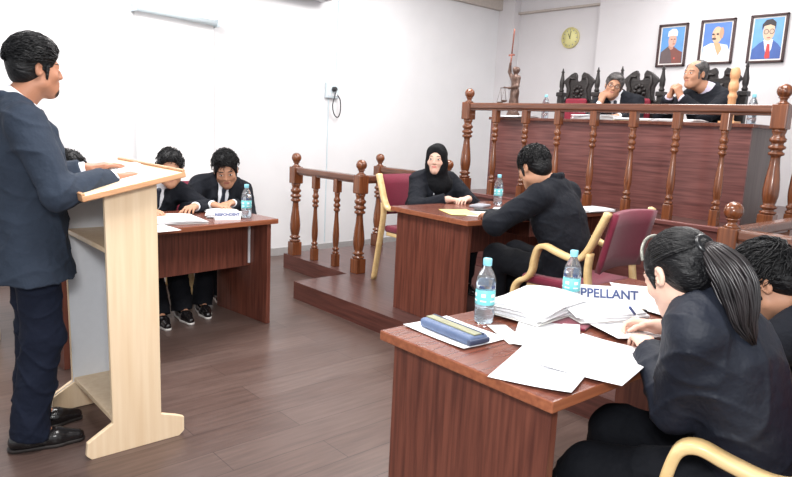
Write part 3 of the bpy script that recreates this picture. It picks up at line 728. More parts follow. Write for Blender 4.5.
    for x in (-1, 1):
        e((x*.032, .098, .003), (.016, .014, .010), .010, True); e((x*.031, .0755, .003), (.0135, .0125, .0105), .004)
        e((x*.041, .054, -.026), (.02, .022, .020), .025)
        e((x*.079, -.008, -.006), (.008, .018, .030), .006); e((x*.083, -.002, -.004), (.006, .009, .018), .004, True)
    cn((0, .085, .010), (0, .100, -.026), .0075, .0100, .012); cn((-.011, .089, -.03), (.011, .089, -.03), .0078, .0078, .008)
    cn((-.017, .083, -.053), (.017, .083, -.053), .0075, .0075, .006); cn((-.014, .083, -.064), (.014, .083, -.064), .008, .008, .006)
    cn((-.022, .092, -.0585), (.022, .092, -.0585), .0022, .0022, .003, sub=True)
    V, Q = F.mesh()
    o = np_mesh('person', V, Q, M[skin], None)
    co = np.empty(len(V)*3, np.float32); o.data.vertices.foreach_get('co', co); hl = (co.reshape(-1, 3)-H) @ HM/hd
    ex, ey, ez = np.abs(hl[:, 0]), hl[:, 1], hl[:, 2]; off = (ey < .055) | (np.abs(ez) > .14) | (ex > .075)
    lid = ez-.003-.0022*np.sin((ex-.031)*60)
    A = np.stack([1-((ex-.031)/.0135)**2-(lid/.0056)**2, 1-((ex-.0305)/.0062)**2-(lid/.0062)**2, 1-(ex/.0225)**2-((ez+.0575+.0012*np.cos(ex*180))/(.0088 if fem else .0075))**2], 1)
    A[:, 1] = np.minimum(A[:, 1], A[:, 0]+.25)
    bz = ez-.0250-.0035*np.sin(np.clip((ex-.010)/.042, 0, 1)*PI)+.02*(ex-.03)
    B0 = 1-((ex-.031)/.0205)**2-(bz/(.0032 if fem else .0042))**2
    B1 = np.maximum(1-(ex/.034)**2-((ez+.098)/.022)**2, 1-(ex/.024)**2-((ez+.0465)/.0042)**2) if beard else np.full(len(V), -1.)
    B2 = np.where(ez > 0, 1-((ex-.031)/.0155)**2-((lid-.0055)/.0022)**2, -1)
    B = np.stack([B0, B1, B2], 1); A[off] = -1; B[off] = -1
    for atn, arr in (('face_a', A), ('face_b', B)):
        at = o.data.attributes.new(atn, 'FLOAT_VECTOR', 'POINT'); at.data.foreach_set('vector', np.clip(arr, -1, 1).astype(np.float32).ravel())
    o.location = root; o.rotation_euler[2] = rot; tag(o, label, 'person', group)
    # ---- trousers
    F = SDF(lo, hi, h)
    F.cone(pp(0, -.005, -.01), pp(0, .0, .12), .15*s, .14*s, .04, flat=pyf, fk=1.32)
    for k in 'LR':
        ka = an[k]+(kn[k]-an[k])*.12
        F.chain([hip[k], kn[k], ka], [.090*s, .078*s, .072*s], .03); F.cone(ka, an[k]-np.array([0, 0, .03*s]), .072*s, .075*s, .01, cap=(0, 1))
    F.ripple(fold*.8, 23, 27, 31, 1.1); F.folds(fold*2, 2.2); V, Q = F.mesh(); np_mesh('trousers', V, Q, M[trous], o)
    # ---- shoes
    if shoes:
        for k in 'LR':
            a = an[k]; f_ = fd[k]; dn = np.array([0, 0, 1.]); F = SDF(a-.32, a+.32, .005); z0 = a[2]-.085*s
            b0 = np.array([a[0], a[1], z0])
            F.cone(b0-f_*.045*s+dn*.038*s, b0+f_*.10*s+dn*.034*s, .036*s, .04*s, .02); F.cone(b0+f_*.10*s+dn*.034*s, b0+f_*.185*s+dn*.026*s, .04*s, .026*s, .02)
            F.cone(b0-f_*.01*s+dn*.04*s, b0+dn*.09*s, .038*s, .036*s, .03); F.plane(b0+dn*.012*s, -dn); V, Q = F.mesh()
            so = np_mesh('shoe', V, Q, M['shoe'], o)
            F = SDF(a-.32, a+.32, .005)
            F.cone(b0-f_*.046*s+dn*.012*s, b0+f_*.10*s+dn*.012*s, .039*s, .043*s, .01); F.cone(b0+f_*.10*s+dn*.012*s, b0+f_*.187*s+dn*.012*s, .043*s, .027*s, .02)
            F.plane(b0, -dn); F.plane(b0+dn*.016*s, dn); V, Q = F.mesh(); np_mesh('sole', V, Q, M[sole], so)
    # ---- shirt and tie
    if shirt:
        F = SDF(lo, hi, h)
        F.cone(pp(0, 0, .1), cp(0, .004, 0), .125*s*slim, .148*s, .04, flat=yf, fk=1.36); F.cone(cp(0, .004, 0), cp(0, -.012, .14), .146*s, .07*s, .04, flat=yf, fk=1.24)
        nd = nrm_(neck1-neck0)
        F.cone(neck0-nd*.01, neck0+nd*.052*s, (nr+(.018 if vneck else .008))*s, (nr+(.009 if vneck else .005))*s, .02, cap=(0, 1))
        for k in 'LR':
            fw_ = nrm_(wr[k]-el[k]); F.cone(wr[k]-fw_*.10*s, wr[k]+fw_*.004, .036*s, .034*s, .0, cap=(0, 1))
        V, Q = F.mesh(); np_mesh('shirt', V, Q, M[shirt], o)
        if tie:
            F = SDF(lo, hi, .004); kx = cp(0, .062, .128)
            F.cone(cp(0, .068, .135), cp(0, .085, .10), .018*s, .013*s, .004); F.chain([cp(0, .092, .10), cp(0, .118, .03), cp(0, .118, -.12)], [.014*s, .022*s, .03*s], .004, flat=yf, fk=2.2)
            V, Q = F.mesh(); np_mesh('tie', V, Q, M['tie'], o)
    # ---- jacket
    F = SDF(lo, hi, h)
    F.cone(pp(0, 0, .03), pp(0, .0, .16), .178*s*slim, .164*s*slim, .04, flat=pyf, fk=1.3); F.cone(pp(0, 0, .16), cp(0, 0, -.02), .164*s*slim, .182*s*slim, .05, flat=yf, fk=1.32)
    F.cone(cp(0, -.002, -.02), cp(0, -.012, .12), .168*s*slim, .085*s, .06, flat=yf, fk=1.28); F.cone(cp(-sw+.025, -.015, .108), cp(sw-.025, -.015, .108), .062*s, .062*s, .05)
    if skirt: F.cone(pp(0, -.008, .12), pp(0, -.006, -skirt), .165*s, .228*s, .04, flat=pyf, fk=1.36, cap=(0, 1))
    for k in 'LR':
        we = wr[k]-nrm_(wr[k]-el[k])*.018
        F.cone(sh[k]+zu*.004, el[k], .076*s, .062*s, .035); F.cone(el[k], we, .061*s, .048*s, .025, cap=(0, 1))
    F.cone(cp(-.055, -.03, .158), cp(.055, -.03, .158), .046*s, .046*s, .045); F.cone(cp(-.11, -.03, .13), cp(.11, -.03, .13), .048*s, .048*s, .04)
    if vneck:
        vb = cp(0, .20, -.085); F.chain([vb, cp(0, .17, .03), cp(0, .09, .19)], [.012*s, .045*s, .066*s], .004, flat=yf, fk=.72, sub=True)
    F.ripple(fold, 19, 23, 29, .7); F.folds(fold*2.2, H[2]*7)
    if collar:
        for x in (-1, 1):
            F.chain([cp(0, -.080, .200), cp(x*.045, -.066, .203), cp(x*.074, -.015, .185), cp(x*.076, .04, .140)], [.017*s, .017*s, .016*s, .014*s], .01)
            if vneck: F.chain([cp(x*.074, .04, .135), cp(x*.068, .104, .06), cp(x*.018, .136, -.085)], [.018*s, .030*s, .012*s], .003, flat=yf, fk=2.0)
    if extra: extra(F, X)
    nd = nrm_(neck1-neck0); F.cone(neck0+nd*.02, neck1, (nr+.012)*s, (nr+.012)*s, .006, sub=True)
    V, Q = F.mesh(); np_mesh('jacket', V, Q, M[suit], o)
    if hair: hair(o, X)
    return o, X

def hair_cap(mt, vol=1.0, front=.0, wav=.004, side=True, low=-.05, part=0, h=.0042, fr=(30, 34, 26), back=1.0, strands=170, slen=.05, slift=.007, flow=(.4, .6, -.5), mess=.6, bald=False):
    def f(o, X):
        hx, HM, hd, H = X['hx'], X['HM'], X['hd'], X['H']
        F = SDF(H-.2, H+.2, h)
        e = lambda c, r, k=.012, sub=False: F.ell(hx(*c), np.array(r)*hd, k*hd, HM, sub)
        e((0, -.016, .040), (.080+.006*vol, .100+.006*vol, .090+.012*vol)); e((0, -.056*back, -.012), (.070, .056, .068), .02)
        e((0, .026, .086+.01*vol), (.058, .048, .026+.010*vol), .02) if vol > .3 else None
        F.ripple(wav, *fr, seed=part)
        e((0, .128+front, -.010), (.13, .080, .090), .01, True); e((0, .108+front, -.065), (.14, .088, .075), .01, True)
        e((0, .03, -.11), (.11, .07, .06), .012, True)
        if bald: e((0, .055, .125), (.062, .085, .055), .02, True)
        for x in (-1, 1):
            e((x*.088, .004, -.026), (.020, .030, .044), .006, True)
            if side: F.cone(hx(x*.071, .028, .01), hx(x*.069, .026, -.04), .010*hd, .006*hd, .008)
        F.plane(hx(0, -.05, low-.045), HM @ np.array([0, .25, -1.0]))
        V, Q = F.mesh(); hb_ = np_mesh('hair', V, Q, M[mt], o)
        if strands:
            rr = random.Random(int(100*part)+strands); m = MB(); k = 0
            while k < int(strands*1.9):
                a, zc = rr.uniform(-PI, PI), rr.uniform(-.25, 1); q = math.sqrt(max(0, 1-zc*zc)); d0 = np.array([math.sin(a)*q, math.cos(a)*q, zc])
                p0 = np.array([0, -.016, .040])+d0*np.array([.083+.006*vol, .103+.006*vol, .092+.012*vol])
                e1 = (p0-np.array([0, .128+front, -.010]))/np.array([.13, .082, .092]); e2 = (p0-np.array([0, .108+front, -.065]))/np.array([.14, .09, .077])
                if e1 @ e1 < 1 or e2 @ e2 < 1 or (abs(p0[0]) > .06 and p0[2] < .03 and p0[1] > -.035) or p0[2] < low+.05+.03*(p0[1] < -.06): continue
                if bald and p0[2] > .06 and p0[1] > -.07: k += 1; continue
                k += 1; fl = np.array([flow[0]+rr.uniform(-1, 1)*mess, flow[1]+rr.uniform(-1, 1)*mess, flow[2]+rr.uniform(-1, 1)*mess]); L = slen*rr.uniform(.6, 1.25); lift = slift*rr.uniform(.2, 1.3); ph = rr.uniform(0, 6); pts = []; p = p0.copy()
                for i in range(7):
                    n_ = nrm_((p-np.array([0, -.016, .040]))/np.array([.086, .106, .1])**2); t_ = fl-n_*(fl @ n_); t_ = nrm_(t_+.35*np.cross(n_, t_)*math.sin(i*.9+ph))
                    pts.append(Vector(hx(*(p+n_*lift*math.sin(PI*i/7)))))
                    p = p+t_*L/6; c_ = (p-np.array([0, -.016, .040]))/np.array([.084+.006*vol, .104+.006*vol, .093+.012*vol]); p = np.array([0, -.016, .040])+(p-np.array([0, -.016, .040]))/max(.5, np.linalg.norm(c_))
                m.tube(pts, [.0012*hd, .0022*hd, .0026*hd, .0026*hd, .0022*hd, .0016*hd, .0007*hd], 4)
            m.build('hair_strands', M[mt], hb_)
    return f
def glasses(o, X):
    hx, hd = X['hx'], X['hd']; m = MB()
    for x in (-1, 1):
        pts = [hx(x*(.032+.023*math.cos(a)), .099, .002+.017*math.sin(a)) for a in [2*PI*i/14 for i in range(14)]]; m.tube(pts, .0022, 6, True)
        m.tube([hx(x*.055, .097, .006), hx(x*.076, .06, .008), hx(x*.083, -.01, .006)], .002, 6)
    m.tube([hx(-.009, .1, .004), hx(.009, .1, .004)], .002, 6); m.build('eyeglasses', M['blackplastic'], o)
F2 = lambda x, y: (x, y, 0)
def seat_legs(face, ankL, ankR, up=.6):
    f = np.array([face[0], face[1], 0.]); return {'L': {'a': ankL, 'pole': tuple(f+np.array([0, 0, up]))}, 'R': {'a': ankR, 'pole': tuple(f+np.array([0, 0, up]))}}

# 1 ---- the man speaking at the lectern
hc = hair_cap('hair', 1.5, -.002, .006, True, -.045, .4, .004, (26, 30, 38), strands=340, slen=.095, slift=.007, flow=(.15, -1, .12), mess=.22)
person('man in a slate blue suit standing at the lectern, seen from the side', (0.05, 1), 0, (-3.03, .655, .945), (-3.02, .645, 1.268), (-3.0, .70, 1.578), (3, 2, 0),
       {'R': {'w': (-2.82, .93, 1.15), 'pole': (.7, -.4, -1), 'd': (-.25, .95, .16), 'n': (0, .1, -1), 'curl': (.15, .3, .2)},
        'L': {'w': (-3.16, .92, 1.165), 'pole': (-.5, -.5, -1), 'd': (.35, .9, .2), 'n': (0, .2, -1), 'curl': (.1, .2, .2)}},
       {'R': {'a': (-2.95, .60, .085), 'pole': (.1, 1, 0), 'f': (.22, 1, 0)}, 'L': {'a': (-3.13, .65, .085), 'pole': (-.1, 1, 0), 'f': (0, 1, 0)}},
       'skind', s=1.0, h=.005, suit='suitn', trous='trousn', skirt=.21, hair=hc, beard=True, hs=.91, fold=.0034)
# 2-4 ---- three men along the left desk
person('man at the left desk mostly hidden behind the speaker, only his dark hair showing', (1, 0), 0, (-4.84, 1.05, .53), (-4.70, 1.12, .78), (-4.54, 1.225, 1.03), (30, 12, 0),
       {'R': {'w': (-4.30, .98, .80), 'pole': (0, -1, -.6), 'n': (0, 0, -1)}, 'L': {'w': (-4.28, 1.30, .80), 'pole': (0, 1, -.6), 'n': (0, 0, -1)}},
       seat_legs((1, 0), (-4.52, 1.16, .085), (-4.52, .95, .085)), 'skin', h=.008, hair=hair_cap('hair', 1.0, 0, .005, h=.006, slift=.012, mess=1), s=.97)
o3, X3 = person('man in a black suit with one hand on papers, half hidden by the lectern top', (1, -.1), 0, (-5.0, 1.84, .53), (-4.84, 1.87, .80), (-4.70, 1.95, 1.035), (-16, 8, 0),
       {'R': {'w': (-4.32, 1.66, .795), 'pole': (.1, -1, -.5), 'd': (.9, .1, -.1), 'n': (0, 0, -1), 'curl': (.2, .4, .3)}, 'L': {'w': (-4.40, 2.0, .795), 'pole': (.1, 1, -.5), 'd': (.6, -.6, 0), 'n': (0, 0, -1)}},
       seat_legs((1, 0), (-4.40, 1.90, .085), (-4.36, 1.72, .085)), 'skin', h=.0065, hair=hair_cap('hair', .8, -.012, .003, h=.005, slen=.035), hs=1.07, sole='whitesole')
m = MB(); wv = Vector(X3['wr']['R']); wdv = (Vector(X3['wr']['R'])-Vector(X3['el']['R'])).normalized(); a_ = wdv.orthogonal().normalized(); b_ = wdv.cross(a_)
m.tube([wv-wdv*.006+(a_*math.cos(2*PI*i/14)+b_*math.sin(2*PI*i/14))*.036 for i in range(14)], .008, 6, True); m.build('wristwatch', M['watch'], o3)
person('young man in a black suit and tie looking down at papers beside the water bottle', (1, -.22), 0, (-5.0, 2.40, .53), (-4.84, 2.40, .79), (-4.71, 2.395, 1.025), (-14, 24, 6),
       {'R': {'w': (-4.44, 2.16, .795), 'pole': (-.1, -1, -.9), 'd': (.7, .3, 0), 'n': (0, 0, -1)}, 'L': {'w': (-4.50, 2.34, .795), 'pole': (-.3, 1, -1), 'd': (.5, -.7, 0), 'n': (0, 0, -1)}},
       seat_legs((1, -.1), (-4.72, 2.34, .085), (-4.46, 2.08, .085)), 'skin', h=.0065, hair=hair_cap('hair', .9, -.012, .005, h=.005, strands=240, slen=.04, slift=.011, flow=(.2, .3, .3), mess=.9), hs=1.08, slim=.96, sole='whitesole')
# 5 ---- woman in a headscarf
def scarf(o, X):
    hx, HM, hd, H, cp = X['hx'], X['HM'], X['hd'], X['H'], X['cp']
    F = SDF(H-.34, H+.22, .005)
    F.ell(hx(0, -.02, .032), np.array((.088, .108, .100))*hd, .01, HM); F.ell(hx(0, -.01, -.04), np.array((.082, .092, .10))*hd, .03, HM)
    F.cone(hx(0, -.02, -.07), cp(0, .0, .12), .082*hd, .115, .05); F.cone(cp(-.07, .01, .10), cp(.07, .01, .10), .068, .068, .05); F.cone(cp(0, .05, .10), cp(.01, .095, -.02), .085, .04, .05)
    F.ripple(.003, 40, 36, 44, .9)
    F.ell(hx(0, .105, -.012), np.array((.061, .075, .076))*hd, .008, HM, True); F.ell(hx(0, .105, -.050), np.array((.058, .075, .060))*hd, .012, HM, True)
    V, Q = F.mesh(); np_mesh('headscarf', V, Q, M['hijab'], o)
    m = MB()
    for c in (cp(-.028, .148, .01), cp(.065, .135, .06)): m.ball(c, .009, 8, None, (1, .6, 1.6))
    m.build('pin', M['steel'], o)
person('woman in a black headscarf and jacket with hands folded on the clerk\'s desk', (1, -.3), ZP, (-3.86, 3.72, .62), (-3.75, 3.70, .90), (-3.67, 3.645, 1.18), (-38, 0, 0),
       {'R': {'w': (-3.42, 3.54, .900), 'pole': (-.2, -1, -.9), 'd': (.45, .9, -.05), 'n': (0, 0, -1), 'curl': (.3, .5, .4)}, 'L': {'w': (-3.36, 3.70, .905), 'pole': (-.1, 1, -.7), 'd': (.25, -.95, .0), 'n': (0, 0, -1), 'curl': (.35, .5, .4)}},
       seat_legs((1, 0), (-3.50, 3.85, ZP+.085), (-3.50, 3.6, ZP+.085)), 'skinlight', s=.98, h=.006, fem=True, suit='suit', shirt=None, tie=False, vneck=False, hair=scarf, collar=False, hs=.97)
# 6 ---- man at the clerk's desk, back to us
person('man in a black suit bent over the clerk\'s desk with his back to the camera', (-1, -.12), ZP, (-2.19, 3.31, .62), (-2.28, 3.29, .96), (-2.42, 3.22, 1.215), (-12, 24, 0),
       {'L': {'w': (-2.62, 3.10, .90), 'pole': (.3, -1, -.35), 'd': (-.9, .5, 0), 'n': (0, 0, -1)}, 'R': {'w': (-2.70, 3.48, .90), 'pole': (.3, 1, -.5), 'd': (-.9, -.4, 0), 'n': (0, 0, -1), 'curl': (.5, .6, .5)}},
       seat_legs((-1, -.1), (-2.62, 3.16, ZP+.085), (-2.66, 3.46, ZP+.085)), 'skin', h=.006, s=1.02, hair=hair_cap('hair', .5, 0, .002, h=.0045, slen=.03, slift=.003, strands=260, flow=(.1, .5, -.7), mess=.4), slim=1.0, shirt=None, tie=False, vneck=False, hunch=6, hs=.98)
# 7-8 ---- the judges
g1, X1 = person('judge in glasses resting his chin on one hand, at the left of the two', (.25, -1), ZB, (-3.46, 5.96, 1.36), (-3.46, 5.86, 1.64), (-3.465, 5.74, 1.885), (18, 4, -14),
       {'R': {'w': (-3.54, 5.66, 1.73), 'pole': (-.5, -.2, -1), 'd': (.25, .15, 1), 'n': (.2, 1, .1), 'curl': (.8, .9, .6)}, 'L': {'w': (-3.25, 5.50, 1.60), 'pole': (.6, .3, -1), 'd': (-.9, -.2, 0), 'n': (0, 0, -1)}},
       seat_legs((0, -1), (-3.36, 5.66, ZB+.085), (-3.56, 5.66, ZB+.085)), 'skin', h=.007, s=.97, hair=hair_cap('hairg', .5, -.012, .002, h=.0055, slen=.03, slift=.003, flow=(.8, -.4, -.2), mess=.4), hs=.98)
glasses(g1, X1)
person('balding judge with both hands clasped under his chin, at the right of the two', (-.05, -1), ZB, (-2.62, 5.98, 1.37), (-2.61, 5.87, 1.69), (-2.70, 5.74, 1.975), (-16, 0, 0),
       {'R': {'w': (-2.83, 5.585, 1.78), 'pole': (-.9, 0, -1), 'd': (.35, -.1, .8), 'n': (1, .3, -.2), 'curl': (.7, .9, .7)}, 'L': {'w': (-2.72, 5.57, 1.77), 'pole': (.9, 0, -1), 'd': (-.35, -.1, .8), 'n': (-1, .3, -.2), 'curl': (.6, .8, .7)}},
       seat_legs((0, -1), (-2.54, 5.70, ZB+.085), (-2.74, 5.70, ZB+.085)), 'skin', h=.007, s=1.0, shirt='lilac', tie=False, vneck=False, hair=hair_cap('hairg', .1, -.036, .001, h=.0055, slen=.025, slift=.002, bald=True, flow=(0, -.9, -.3), mess=.3), hs=1.0)
# 9 ---- woman with the ponytail, foreground
def pony(o, X):
    hx, HM, hd, H, cp = X['hx'], X['HM'], X['hd'], X['H'], X['cp']
    F = SDF(H-.2, H+.2, .004); e = lambda c, r, k=.012, sub=False: F.ell(hx(*c), np.array(r)*hd, k*hd, HM, sub)
    e((0, -.014, .036), (.080, .099, .090)); e((0, -.05, -.01), (.072, .058, .068), .02); e((0, -.10, .035), (.03, .03, .03), .03)
    F.ripple(.0014, 55, 30, 60, .3)
    e((0, .122, -.024), (.090, .068, .098), .008, True); e((0, .04, -.12), (.11, .085, .06), .012, True)
    for x in (-1, 1):
        e((x*.088, .000, -.024), (.020, .028, .040), .006, True); F.cone(hx(x*.071, .034, .02), hx(x*.070, .026, -.03), .009*hd, .004*hd, .008)
    V, Q = F.mesh(); np_mesh('hair', V, Q, M['hair'], o)
    rr = random.Random(4); r0 = hx(0, -.118, .045); tip = X['loc'](X['ptip'])
    def spine(t): return r0+(tip-r0)*t+np.array([0, -.02, .012])*math.sin(PI*min(1, t*1.2))
    ax_ = nrm_(tip-r0); sx = nrm_(np.cross(ax_, X['HM'] @ np.array([0, 0, 1.]))); sy = np.cross(sx, ax_)
    def wid(t): return np.interp(t, (0, .08, .25, .5, .75, .92, 1), (.016, .034, .050, .052, .042, .024, .008))
    m = MB()
    for q in range(210):
        a = rr.uniform(0, 2*PI); r_ = math.sqrt(rr.random()); tl = rr.uniform(.78, 1.04); ph = rr.uniform(0, 6)
        pts = []
        for i in range(13):
            t = tl*i/12; w = wid(min(t, 1)); aa = a+.25*math.sin(2.2*t+ph)
            pts.append(Vector(spine(t)+sx*w*1.15*r_*math.cos(aa)+sy*w*.8*r_*math.sin(aa)))
        m.tube(pts, [.0045*(1-.75*(i/12)**3) for i in range(13)], 6)
    m.build('ponytail', M['hairl'], o)
    m = MB()                                                           # combed strands from the hairline back to the tie
    for q in range(74):
        a = -1.75+3.5*q/73; c0 = np.array([.082*math.sin(a), .040-.035*abs(math.sin(a))**2, .052+.066*math.cos(a) if abs(a) < 1.57 else .052+.11*math.cos(a)])
        c1 = np.array([.012*math.sin(a), -.114, .045+.012*math.cos(a)]); pts = []
        for i in range(11):
            t = i/10; p = c0*(1-t)+c1*t; ctr_ = np.array([0, -.02, .034]); d = p-ctr_; rad = 1/math.sqrt((d[0]/.083)**2+(d[1]/.101)**2+(d[2]/.091)**2)
            f_ = 1 if t < .8 else 1; q_ = ctr_+d*rad*(1.0+.008*math.sin(q*2.3)); pts.append(Vector(hx(*(q_*f_))))
        m.tube(pts, [.0028+.0006*math.sin(q*1.7)]*11, 6)
    m.build('combed_strands', M['hair'], o)
    m = MB(); m.tube([Vector(hx(0, -.117, .044))+Vector(HM @ np.array([math.cos(a), .2*math.sin(a), math.sin(a)]))*.024 for a in [2*PI*i/14 for i in range(14)]], .009, 8, True); m.build('hair_tie', M['blackplastic'], o)
    m = MB(); m.tube([hx(.084*math.cos(a), .028+.008*math.sin(a), .036+.092*math.sin(a)) for a in [PI*.06+PI*.88*i/18 for i in range(19)]], .0045, 8); m.build('hairband', M['hairband'], o)
def with_tip(fn, tip):
    def f(o, X): X['ptip'] = tip; fn(o, X)
    return f
person('woman with a long black ponytail writing at the foreground desk, back to the camera', (-1, -.25), 0, (-.61, 1.88, .55), (-.70, 1.81, .872), (-.80, 1.735, 1.062), (-30, 30, 0),
       {'L': {'w': (-.93, 1.87, .80), 'pole': (.6, -.4, -1), 'd': (-.6, .75, -.05), 'n': (-.1, 0, -1), 'curl': (.4, .6, .4)}, 'R': {'w': (-1.01, 2.10, .795), 'pole': (.2, 1, -.5), 'd': (-.8, -.3, -.05), 'n': (.3, -.6, -.8), 'curl': (.6, .8, .5), 'thumb': .6}},
       seat_legs((-1, -.25), (-1.16, 1.62, .085), (-1.12, 2.0, .085)), 'skinlight', s=.96, h=.005, fem=True, suit='suitblue', shirt=None, tie=False, vneck=False, hair=with_tip(pony, (-.585, 1.72, .935)), hunch=14, slim=1.0, hs=1.0, fold=.0034)
# 10 ---- neighbour with bent head
person('person with short black hair bent low at the right edge beside the ponytailed woman', (-1, .05), 0, (-.50, 2.60, .55), (-.62, 2.50, .79), (-.79, 2.37, .965), (14, 34, 0),
       {'L': {'w': (-1.0, 2.36, .795), 'pole': (.3, -1, -.7), 'd': (-.8, .4, 0), 'n': (0, 0, -1)}, 'R': {'w': (-1.02, 2.66, .795), 'pole': (.3, 1, -.6), 'd': (-.8, -.2, 0), 'n': (0, 0, -1)}},
       seat_legs((-1, 0), (-.93, 2.45, .085), (-.93, 2.72, .085)), 'skin', s=1.0, h=.006, shirt=None, tie=False, vneck=False, hair=hair_cap('hair', .9, 0, .003, h=.0045, slen=.07, slift=.006, strands=280, flow=(.3, .8, -.3), mess=.4), hunch=10)
# ------------------------------------------------------------------ things on the tables
def bottle(label, locn, s=1.0, rotz=0):
    t = empty('water_bottle', locn, rotz, label, 'bottle', 'water bottles')
    pr = [(.028, 0), (.033, .004), (.0345, .012), (.0345, .05), (.0325, .053), (.0345, .056), (.0345, .066), (.0335, .07), (.0335, .118), (.0345, .122), (.0345, .142), (.032, .160), (.025, .180), (.0155, .197), (.0135, .203), (.0135, .214)]
    m = MB(); m.lathe([(r*s, z*s) for r, z in pr], 24); b = m.build('body', M['pet'], t)
    m = MB(); m.lathe([((r-.0022)*s, max(z, .003)*s) for r, z in pr if z < .165], 24); m.build('water', M['water'], b)
    m = MB(); m.lathe([(.0342*s, .068*s), (.0348*s, .069*s), (.0348*s, .119*s), (.0342*s, .120*s)], 24, cap=False); l_ = m.build('label_band', M['label'], t)
    m = MB()
    for a0 in range(0, 360, 60):                                         # small print panels round the band
        for z0, z1, w_ in ((.096, .108, 13), (.080, .085, 18)):
            m.strip([((.0351*s)*math.cos(R(a0+q*w_/4)), (.0351*s)*math.sin(R(a0+q*w_/4)), (z0+z1)/2*s) for q in range(-4, 5)], (z1-z0)*s, .0004, (0, 0, 1), None, .0001)
    m.build('print', M['paper'], l_)
    m = MB()
    for a0 in range(0, 360, 72):
        m.strip([((.0352*s)*math.cos(R(a0+q*4)), (.0352*s)*math.sin(R(a0+q*4)), (.132+.002*math.sin(q*1.7))*s) for q in range(-4, 5)], .010*s, .0004, (0, 0, 1), None, .0001)
    m.build('shoulder_print', M['labeldark'], t)
    m = MB(); m.lathe([(.0152*s, .205*s), (.0158*s, .207*s), (.0158*s, .226*s), (.0145*s, .230*s), (.004*s, .2305*s)], 20); m.build('cap', M['cap'], t)
    return t
ND, CD, LD, BD = .7505, ZP+.7285, .7505, 1.5525                         # the four table tops
bottle('water bottle standing near the pencil pouch at the front of the foreground desk', (-1.475, 1.745, ND))
bottle('water bottle in front of the white name card on the foreground desk', (-1.43, 2.205, ND), .98, .6)
bottle('water bottle on the clerk\'s desk in front of the woman\'s folded hands', (-3.24, 3.90, CD), .98, .3)
bottle('water bottle at the far right end of the left desk', (-4.06, 2.22, LD), 1.0, .9)
bottle('water bottle on the judges\' bench beside the bronze statue', (-3.80, 5.16, BD), .95, .2)
bottle('water bottle at the right end of the judges\' bench', (-1.99, 5.2, BD), .95, .5)

def paper(label, x, y, z, rotz=0, w=.21, l=.297, curl=.004, mt='paper', seed=0, tilt=None, group=None, lines=0):
    rr = random.Random(seed+int(1000*abs(x))); a, b, c = rr.uniform(-1, 1), rr.uniform(-1, 1), rr.uniform(.3, 1)
    m = MB(); m.sheet(w, l, .0009, lambda u, v: curl*(.5+.5*math.sin(4*u*a+5*v*b+c*3))*(u*u+v*v)*4, 10, 12)
    if lines:
        m.mi = 1
        for k in range(lines):
            yy = l*(.40-.8*k/max(1, lines-1)); m.sheet(w*.74*(1 if k % 4 else .5), .0035, .0003, lambda u, v: curl*(.5+.5*math.sin(4*u*.74*a+5*(yy/l)*b+c*3))*((u*.74)**2+(yy/l)**2)*4+.0011, 4, 1, T(0, yy, 0))
    o = m.build('paper_sheet', [M[mt], M['greyink']], None, (x, y, z), rotz)
    if tilt: o.rotation_euler = (tilt[0], tilt[1], rotz)
    return tag(o, label, 'paper', group)
def bundle(label, x, y, z, rotz, w=.22, l=.30, n=9, th=.0035, fan=4, cover='paper2', curve=.012, seed=1, lift=0):
    rr = random.Random(seed); t = empty('document_bundle', (x, y, z), rotz, label, 'papers')
    m = MB(); m.box((-w/2-.004, -l/2-.004, 0), (w/2+.004, l/2+.004, .003), .001); m.build('cover', M[cover], t)
    for k in range(n):
        m = MB(); c = curve*(k+1)/n
        m.sheet(w, l, th*.8, lambda u, v: c*(.6*(1-(2*u)**2)+lift*(v+.5)), 8, 8)
        o = m.build('page', M['paper'], t); o.location = (rr.uniform(-1, 1)*.01*fan/3, rr.uniform(-1, 1)*.01*fan/3, .0035+k*th); o.rotation_euler[2] = R(rr.uniform(-fan, fan)*2.2)
    return t
# foreground desk
paper('loose white sheet lying under the blue-grey pencil pouch', -1.445, 1.565, ND+.0006, R(88), .205, .29, .003, seed=1)
paper('white sheet overhanging the near right corner of the foreground desk', -1.06, 1.545, ND+.004, R(20), .23, .34, .005, seed=2, lines=14)
paper('white sheet crossing the right edge of the foreground desk by the woman\'s sleeve', -1.0, 1.73, ND+.0075, R(12), .25, .36, .006, seed=3, lines=12)
paper('white sheet in the middle of the foreground desk beside the open bundle', -1.24, 1.80, ND+.006, R(34), .21, .297, .004, seed=4)
paper('white sheet the ponytailed woman is writing on', -1.16, 2.10, ND+.012, R(66), .21, .297, .004, seed=5, lines=10)
paper('white sheet on the foreground desk before the person with the bent head', -1.17, 2.50, ND+.004, R(80), .24, .33, .006, seed=6)
paper('white sheet beyond the name card at the far end of the foreground desk', -1.38, 2.66, ND+.002, R(40), .21, .297, .004, seed=7)
paper('small printed leaflet between the bottle and the pencil pouch', -1.33, 1.70, ND+.002, R(62), .07, .20, .001, 'paper2', seed=8)
bundle('thick open bundle of fanned white pages in the middle of the foreground desk', -1.44, 1.99, ND+.012, R(4), .24, .33, 12, .0032, 4, 'paper2', .02, 3, .5)
bundle('second thinner bundle of white pages leaning over the maroon folder', -1.27, 2.16, ND+.014, R(-26), .20, .27, 6, .003, 3, 'paper2', .016, 5, .8)
m = MB(); m.box((-.12, -.16, 0), (.12, .16, .009), .003); tag(m.build('folder', M['maroon'], None, (-1.36, 2.08, ND+.0008), R(16)), 'maroon folder mostly covered by the bundles on the foreground desk', 'folder')
t = empty('pencil_pouch', (-1.425, 1.535, ND+.0045), R(-4), 'blue-grey zipped pencil pouch on the near corner of the foreground desk', 'pencil case')
m = MB(); m.box((-.125, -.042, 0), (.125, .042, .032), .013, None, 4); m.build('body', M['pouch'], t)
